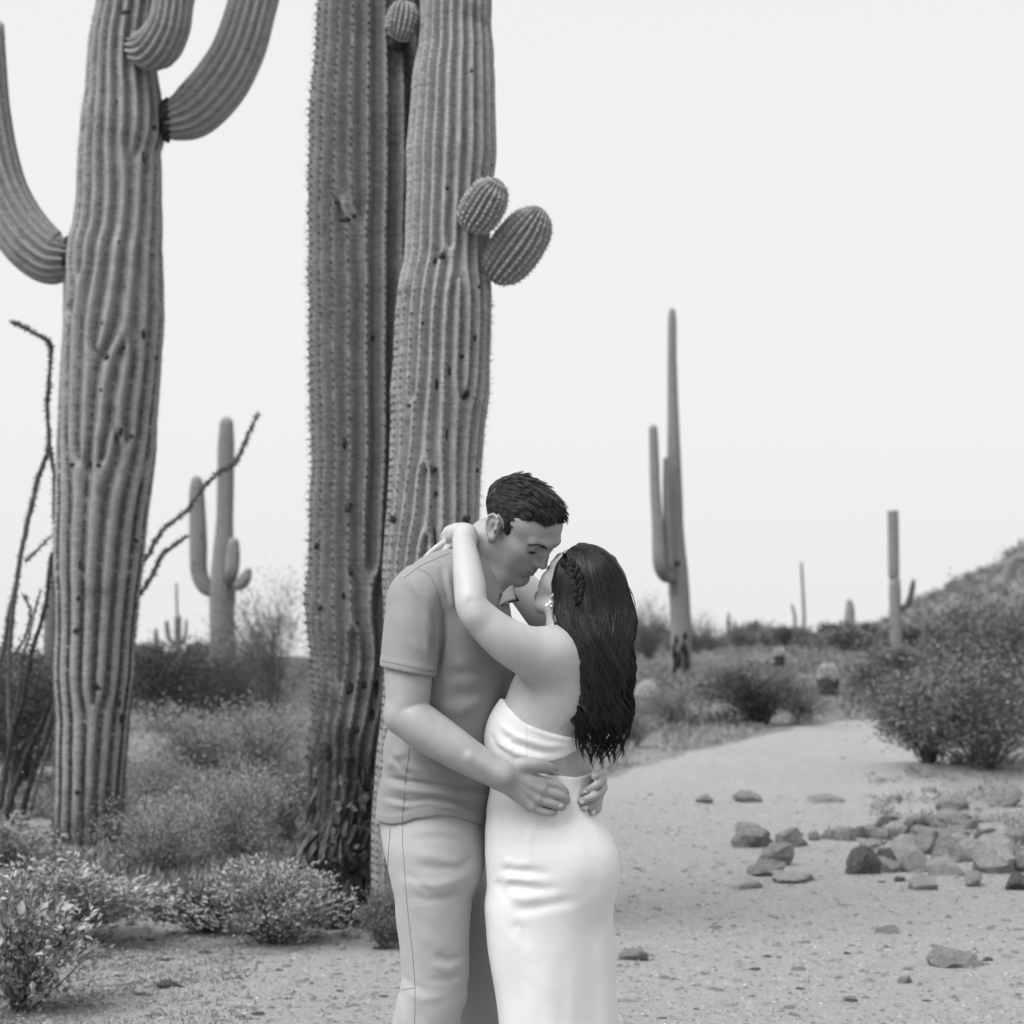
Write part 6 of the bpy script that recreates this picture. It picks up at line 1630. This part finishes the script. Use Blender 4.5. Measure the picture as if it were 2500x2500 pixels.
# ---- her hair: long waves down the back, a braid along the crown
rows = np.array([(1334, 1400, 1440), (1341, 1384, 1462), (1354, 1372, 1484), (1372, 1360, 1502), (1390, 1354, 1514), (1412, 1352, 1526), (1444, 1352, 1540), (1470, 1351, 1548), (1498, 1351, 1553), (1535, 1358, 1552), (1571, 1378, 1546), (1600, 1393, 1545),
                 (1643, 1402, 1545), (1700, 1405, 1542), (1740, 1405, 1540), (1800, 1405, 1532), (1840, 1412, 1520), (1874, 1428, 1500)], float)
hdep = np.interp(rows[:, 0], [1334, 1380, 1440, 1500, 1560, 1620, 1700, 1800, 1880], [5.235, 5.21, 5.185, 5.15, 5.105, 5.08, 5.078, 5.082, 5.085])
hthk = np.interp(rows[:, 0], [1334, 1345, 1370, 1400, 1440, 1480, 1540, 1600, 1700, 1800, 1880], [.012, .045, .080, .098, .104, .098, .075, .058, .052, .046, .03])
F = Field((0.05, 4.98, 1.0), (0.33, 5.40, 1.60), 0.003)
z_ = HC - (rows[:, 0] - HY) * hdep / FPX
shr = np.interp(rows[:, 0], [1334, 1600, 1700, 1880], [.003, .005, .012, .018])
F.stack(z_, ((rows[:, 1] + rows[:, 2]) / 2 - 1250) * hdep / FPX, hdep, (rows[:, 2] - rows[:, 1]) / 2 * hdep / FPX - shr, hthk - shr, rot=0, k=0, zr=(PN(0, 1790, 5.11)[2], z_[0]))
hd = HDW
F.ell(hd.w((-.010, 0, .047)), np.array((.104, .084, .100)) * hd.sc, hd.M, .03)
# leave the face free
sl, X, Y, Z = F.sub(F.lo, F.lo + F.h * F.n)
gx = np.stack([X + 0 * Y + 0 * Z, Y + 0 * X + 0 * Z, Z + 0 * X + 0 * Y], -1).reshape(-1, 3)
lx = ((gx - hd.O) @ hd.M) / hd.sc
lim = np.interp(lx[:, 2], [-.14, -.10, -.05, 0, .03, .06, .085, .11, .16], [.10, .030, .022, .024, .034, .056, .078, .12, .3])
F.put(sl, ((lx[:, 0] - lim) * .8).reshape(F.D.shape), 0, 'i')
# long shallow hollows between locks
i = np.argwhere(np.abs(F.D) < .02); p = F.lo + F.h * i
wv = .010 * np.sin(p[:, 2] * 42 + 2 * np.sin(p[:, 0] * 30))
F.D[i[:, 0], i[:, 1], i[:, 2]] += (.0035 * vnoise((p[:, 0] + wv) * 70, p[:, 1] * 30, p[:, 2] * 5, 4)).astype(np.float32)
VH, QH = F.poly(relax=1)
hair_w = obj("hair", mesh_np("hair", VH, QH), M_HAIR_W, woman)
BVH_ = bvh_of(VH, QH)
m = MB(); rnd = np.random.RandomState(21)
pr = np.linspace(1338, 1880, 60)
XL, XR, DP, TH = (np.interp(pr, rows[:, 0], a) for a in (rows[:, 1], rows[:, 2], hdep, hthk))
def laid(x, y, lift):
    """points on the hair's outer surface, as seen from the front"""
    out = []
    for a, b, l in zip(x, y, lift):
        d, _n = hit(BVH_, a, b)
        dd = d if d is not None and d < 5.3 else np.interp(b, pr, DP)
        out.append(PN(a, b, dd - l))
    return np.array(out)
for c in range(64):
    uc = -1 + 2 * (c + .5) / 64 + rnd.normal(0, .03); uc = np.clip(uc, -.97, .97)
    ph, wl = 2.4 * uc + rnd.normal(0, .55), rnd.uniform(108, 124)
    ac = rnd.uniform(.6, 1.35); ye = rnd.uniform(1815, 1888) - 40 * abs(uc)**3; conv = rnd.uniform(.25, .6)
    lift0 = rnd.uniform(.0, .005)
    n_in = rnd.randint(20, 28)
    for k in range(n_in):
        du = rnd.normal(0, .045); y0 = rnd.uniform(1338, 1352) if k < n_in * .6 else rnd.uniform(1352, 1560); y1 = ye - rnd.uniform(0, 26) - (0 if rnd.rand() < .8 else rnd.uniform(20, 160))
        ys = np.linspace(y0, y1, int((y1 - y0) / 17) + 3)
        f = np.clip((ys - 1500) / 360, 0, 1)
        uu = np.clip(uc + du * (1 - conv * f), -1.0, 1.0)
        xl, xr = np.interp(ys, pr, XL), np.interp(ys, pr, XR)
        amp = np.interp(ys, [1340, 1470, 1560, 1680, 1880], [0, 2, 9, 14, 10]) * ac
        phs = 2 * np.pi * ys / wl + ph + rnd.normal(0, .12)
        x = (xl + xr) / 2 + (xr - xl) / 2 * uu * .985 + amp * np.sin(phs)
        pts = laid(x, ys, lift0 * f + .0012 + .006 * f * (1 + np.cos(phs)) + rnd.uniform(-.0008, .0014))
        l = ((pts - hd.O) @ hd.M) / hd.sc
        if np.mean((l[:, 0] > .035) & (l[:, 2] < .07) & (l[:, 2] > -.13)) > .02: continue
        sm = pts.copy(); sm[1:-1, 1] = (pts[:-2, 1] + 2 * pts[1:-1, 1] + pts[2:, 1]) / 4
        r0 = rnd.uniform(.0006, .0016); tt = np.linspace(0, 1, len(ys))
        m.tube(sm, r0 * np.clip(np.minimum(tt * 8 + .4, (1 - tt) * 4 + .1), .1, 1), 4, cap=False)
for q in range(70):                                         # stray hairs at the outline
    sgn = 1 if rnd.rand() < .75 else -1
    y0 = rnd.uniform(1420, 1760); ys = np.linspace(y0, y0 + rnd.uniform(60, 130), 9)
    xl, xr, dp = (np.interp(ys, pr, a) for a in (XL, XR, DP))
    x = (xr if sgn > 0 else xl) + sgn * (np.linspace(-4, rnd.uniform(0, 9), 9)) + 3 * np.sin(ys / 16 + rnd.rand() * 6)
    if sgn < 0 and y0 < 1600: continue
    dep = dp + rnd.uniform(-.02, .02)
    m.tube(np.stack([(x - 1250) * dep / FPX, dep, HC - (ys - HY) * dep / FPX], 1), np.linspace(.0007, .0002, 9), 3, cap=False)
lk = obj("lock", m.mesh("lock"), M_HAIR, hair_w); tag(lk, kind="stuff")
# braid
m = MB(); bp = spline([(1372, 1362), (1392, 1380), (1404, 1402), (1410, 1426), (1411, 1450), (1407, 1476)], 15)
for i in range(len(bp) - 2):
    a, b = bp[i], bp[i + 2]
    sd = 1 if i % 2 else -1
    t = (b - a) / np.linalg.norm(b - a); nn = np.array([-t[1], t[0]])
    w = np.interp(i, [0, 3, 9, 13], [10, 15, 13, 7])
    k = [a + nn * sd * w * 1.05 - t * 5, a + nn * sd * w * .75 + t * 4, (a + b) / 2 + nn * sd * w * .1 + t * 7, b - nn * sd * w * .35 + t * 6]
    pts = []
    for j, (x, y) in enumerate(k):
        d, _n = hit(BVH_, x, y)
        pts.append(PN(x, y, (d or 5.12) - (.002, .008, .007, .001)[j]))
    cl = spline(pts, 9); prof = np.array([.002, .0048, .0066, .0072, .007, .0064, .0052, .0036, .0015]) * w / 13
    for k_ in range(13):
        an = k_ * 2.4; rr = .80 * math.sqrt((k_ + .5) / 13)
        off = np.array([math.cos(an), -.6 * abs(math.sin(an)), math.sin(an)]) * rr
        m.tube(cl + prof[:, None] * off, prof * rnd.uniform(.20, .30), 4, cap=False)
braid = obj("braid", m.mesh("braid"), M_HAIR, hair_w)
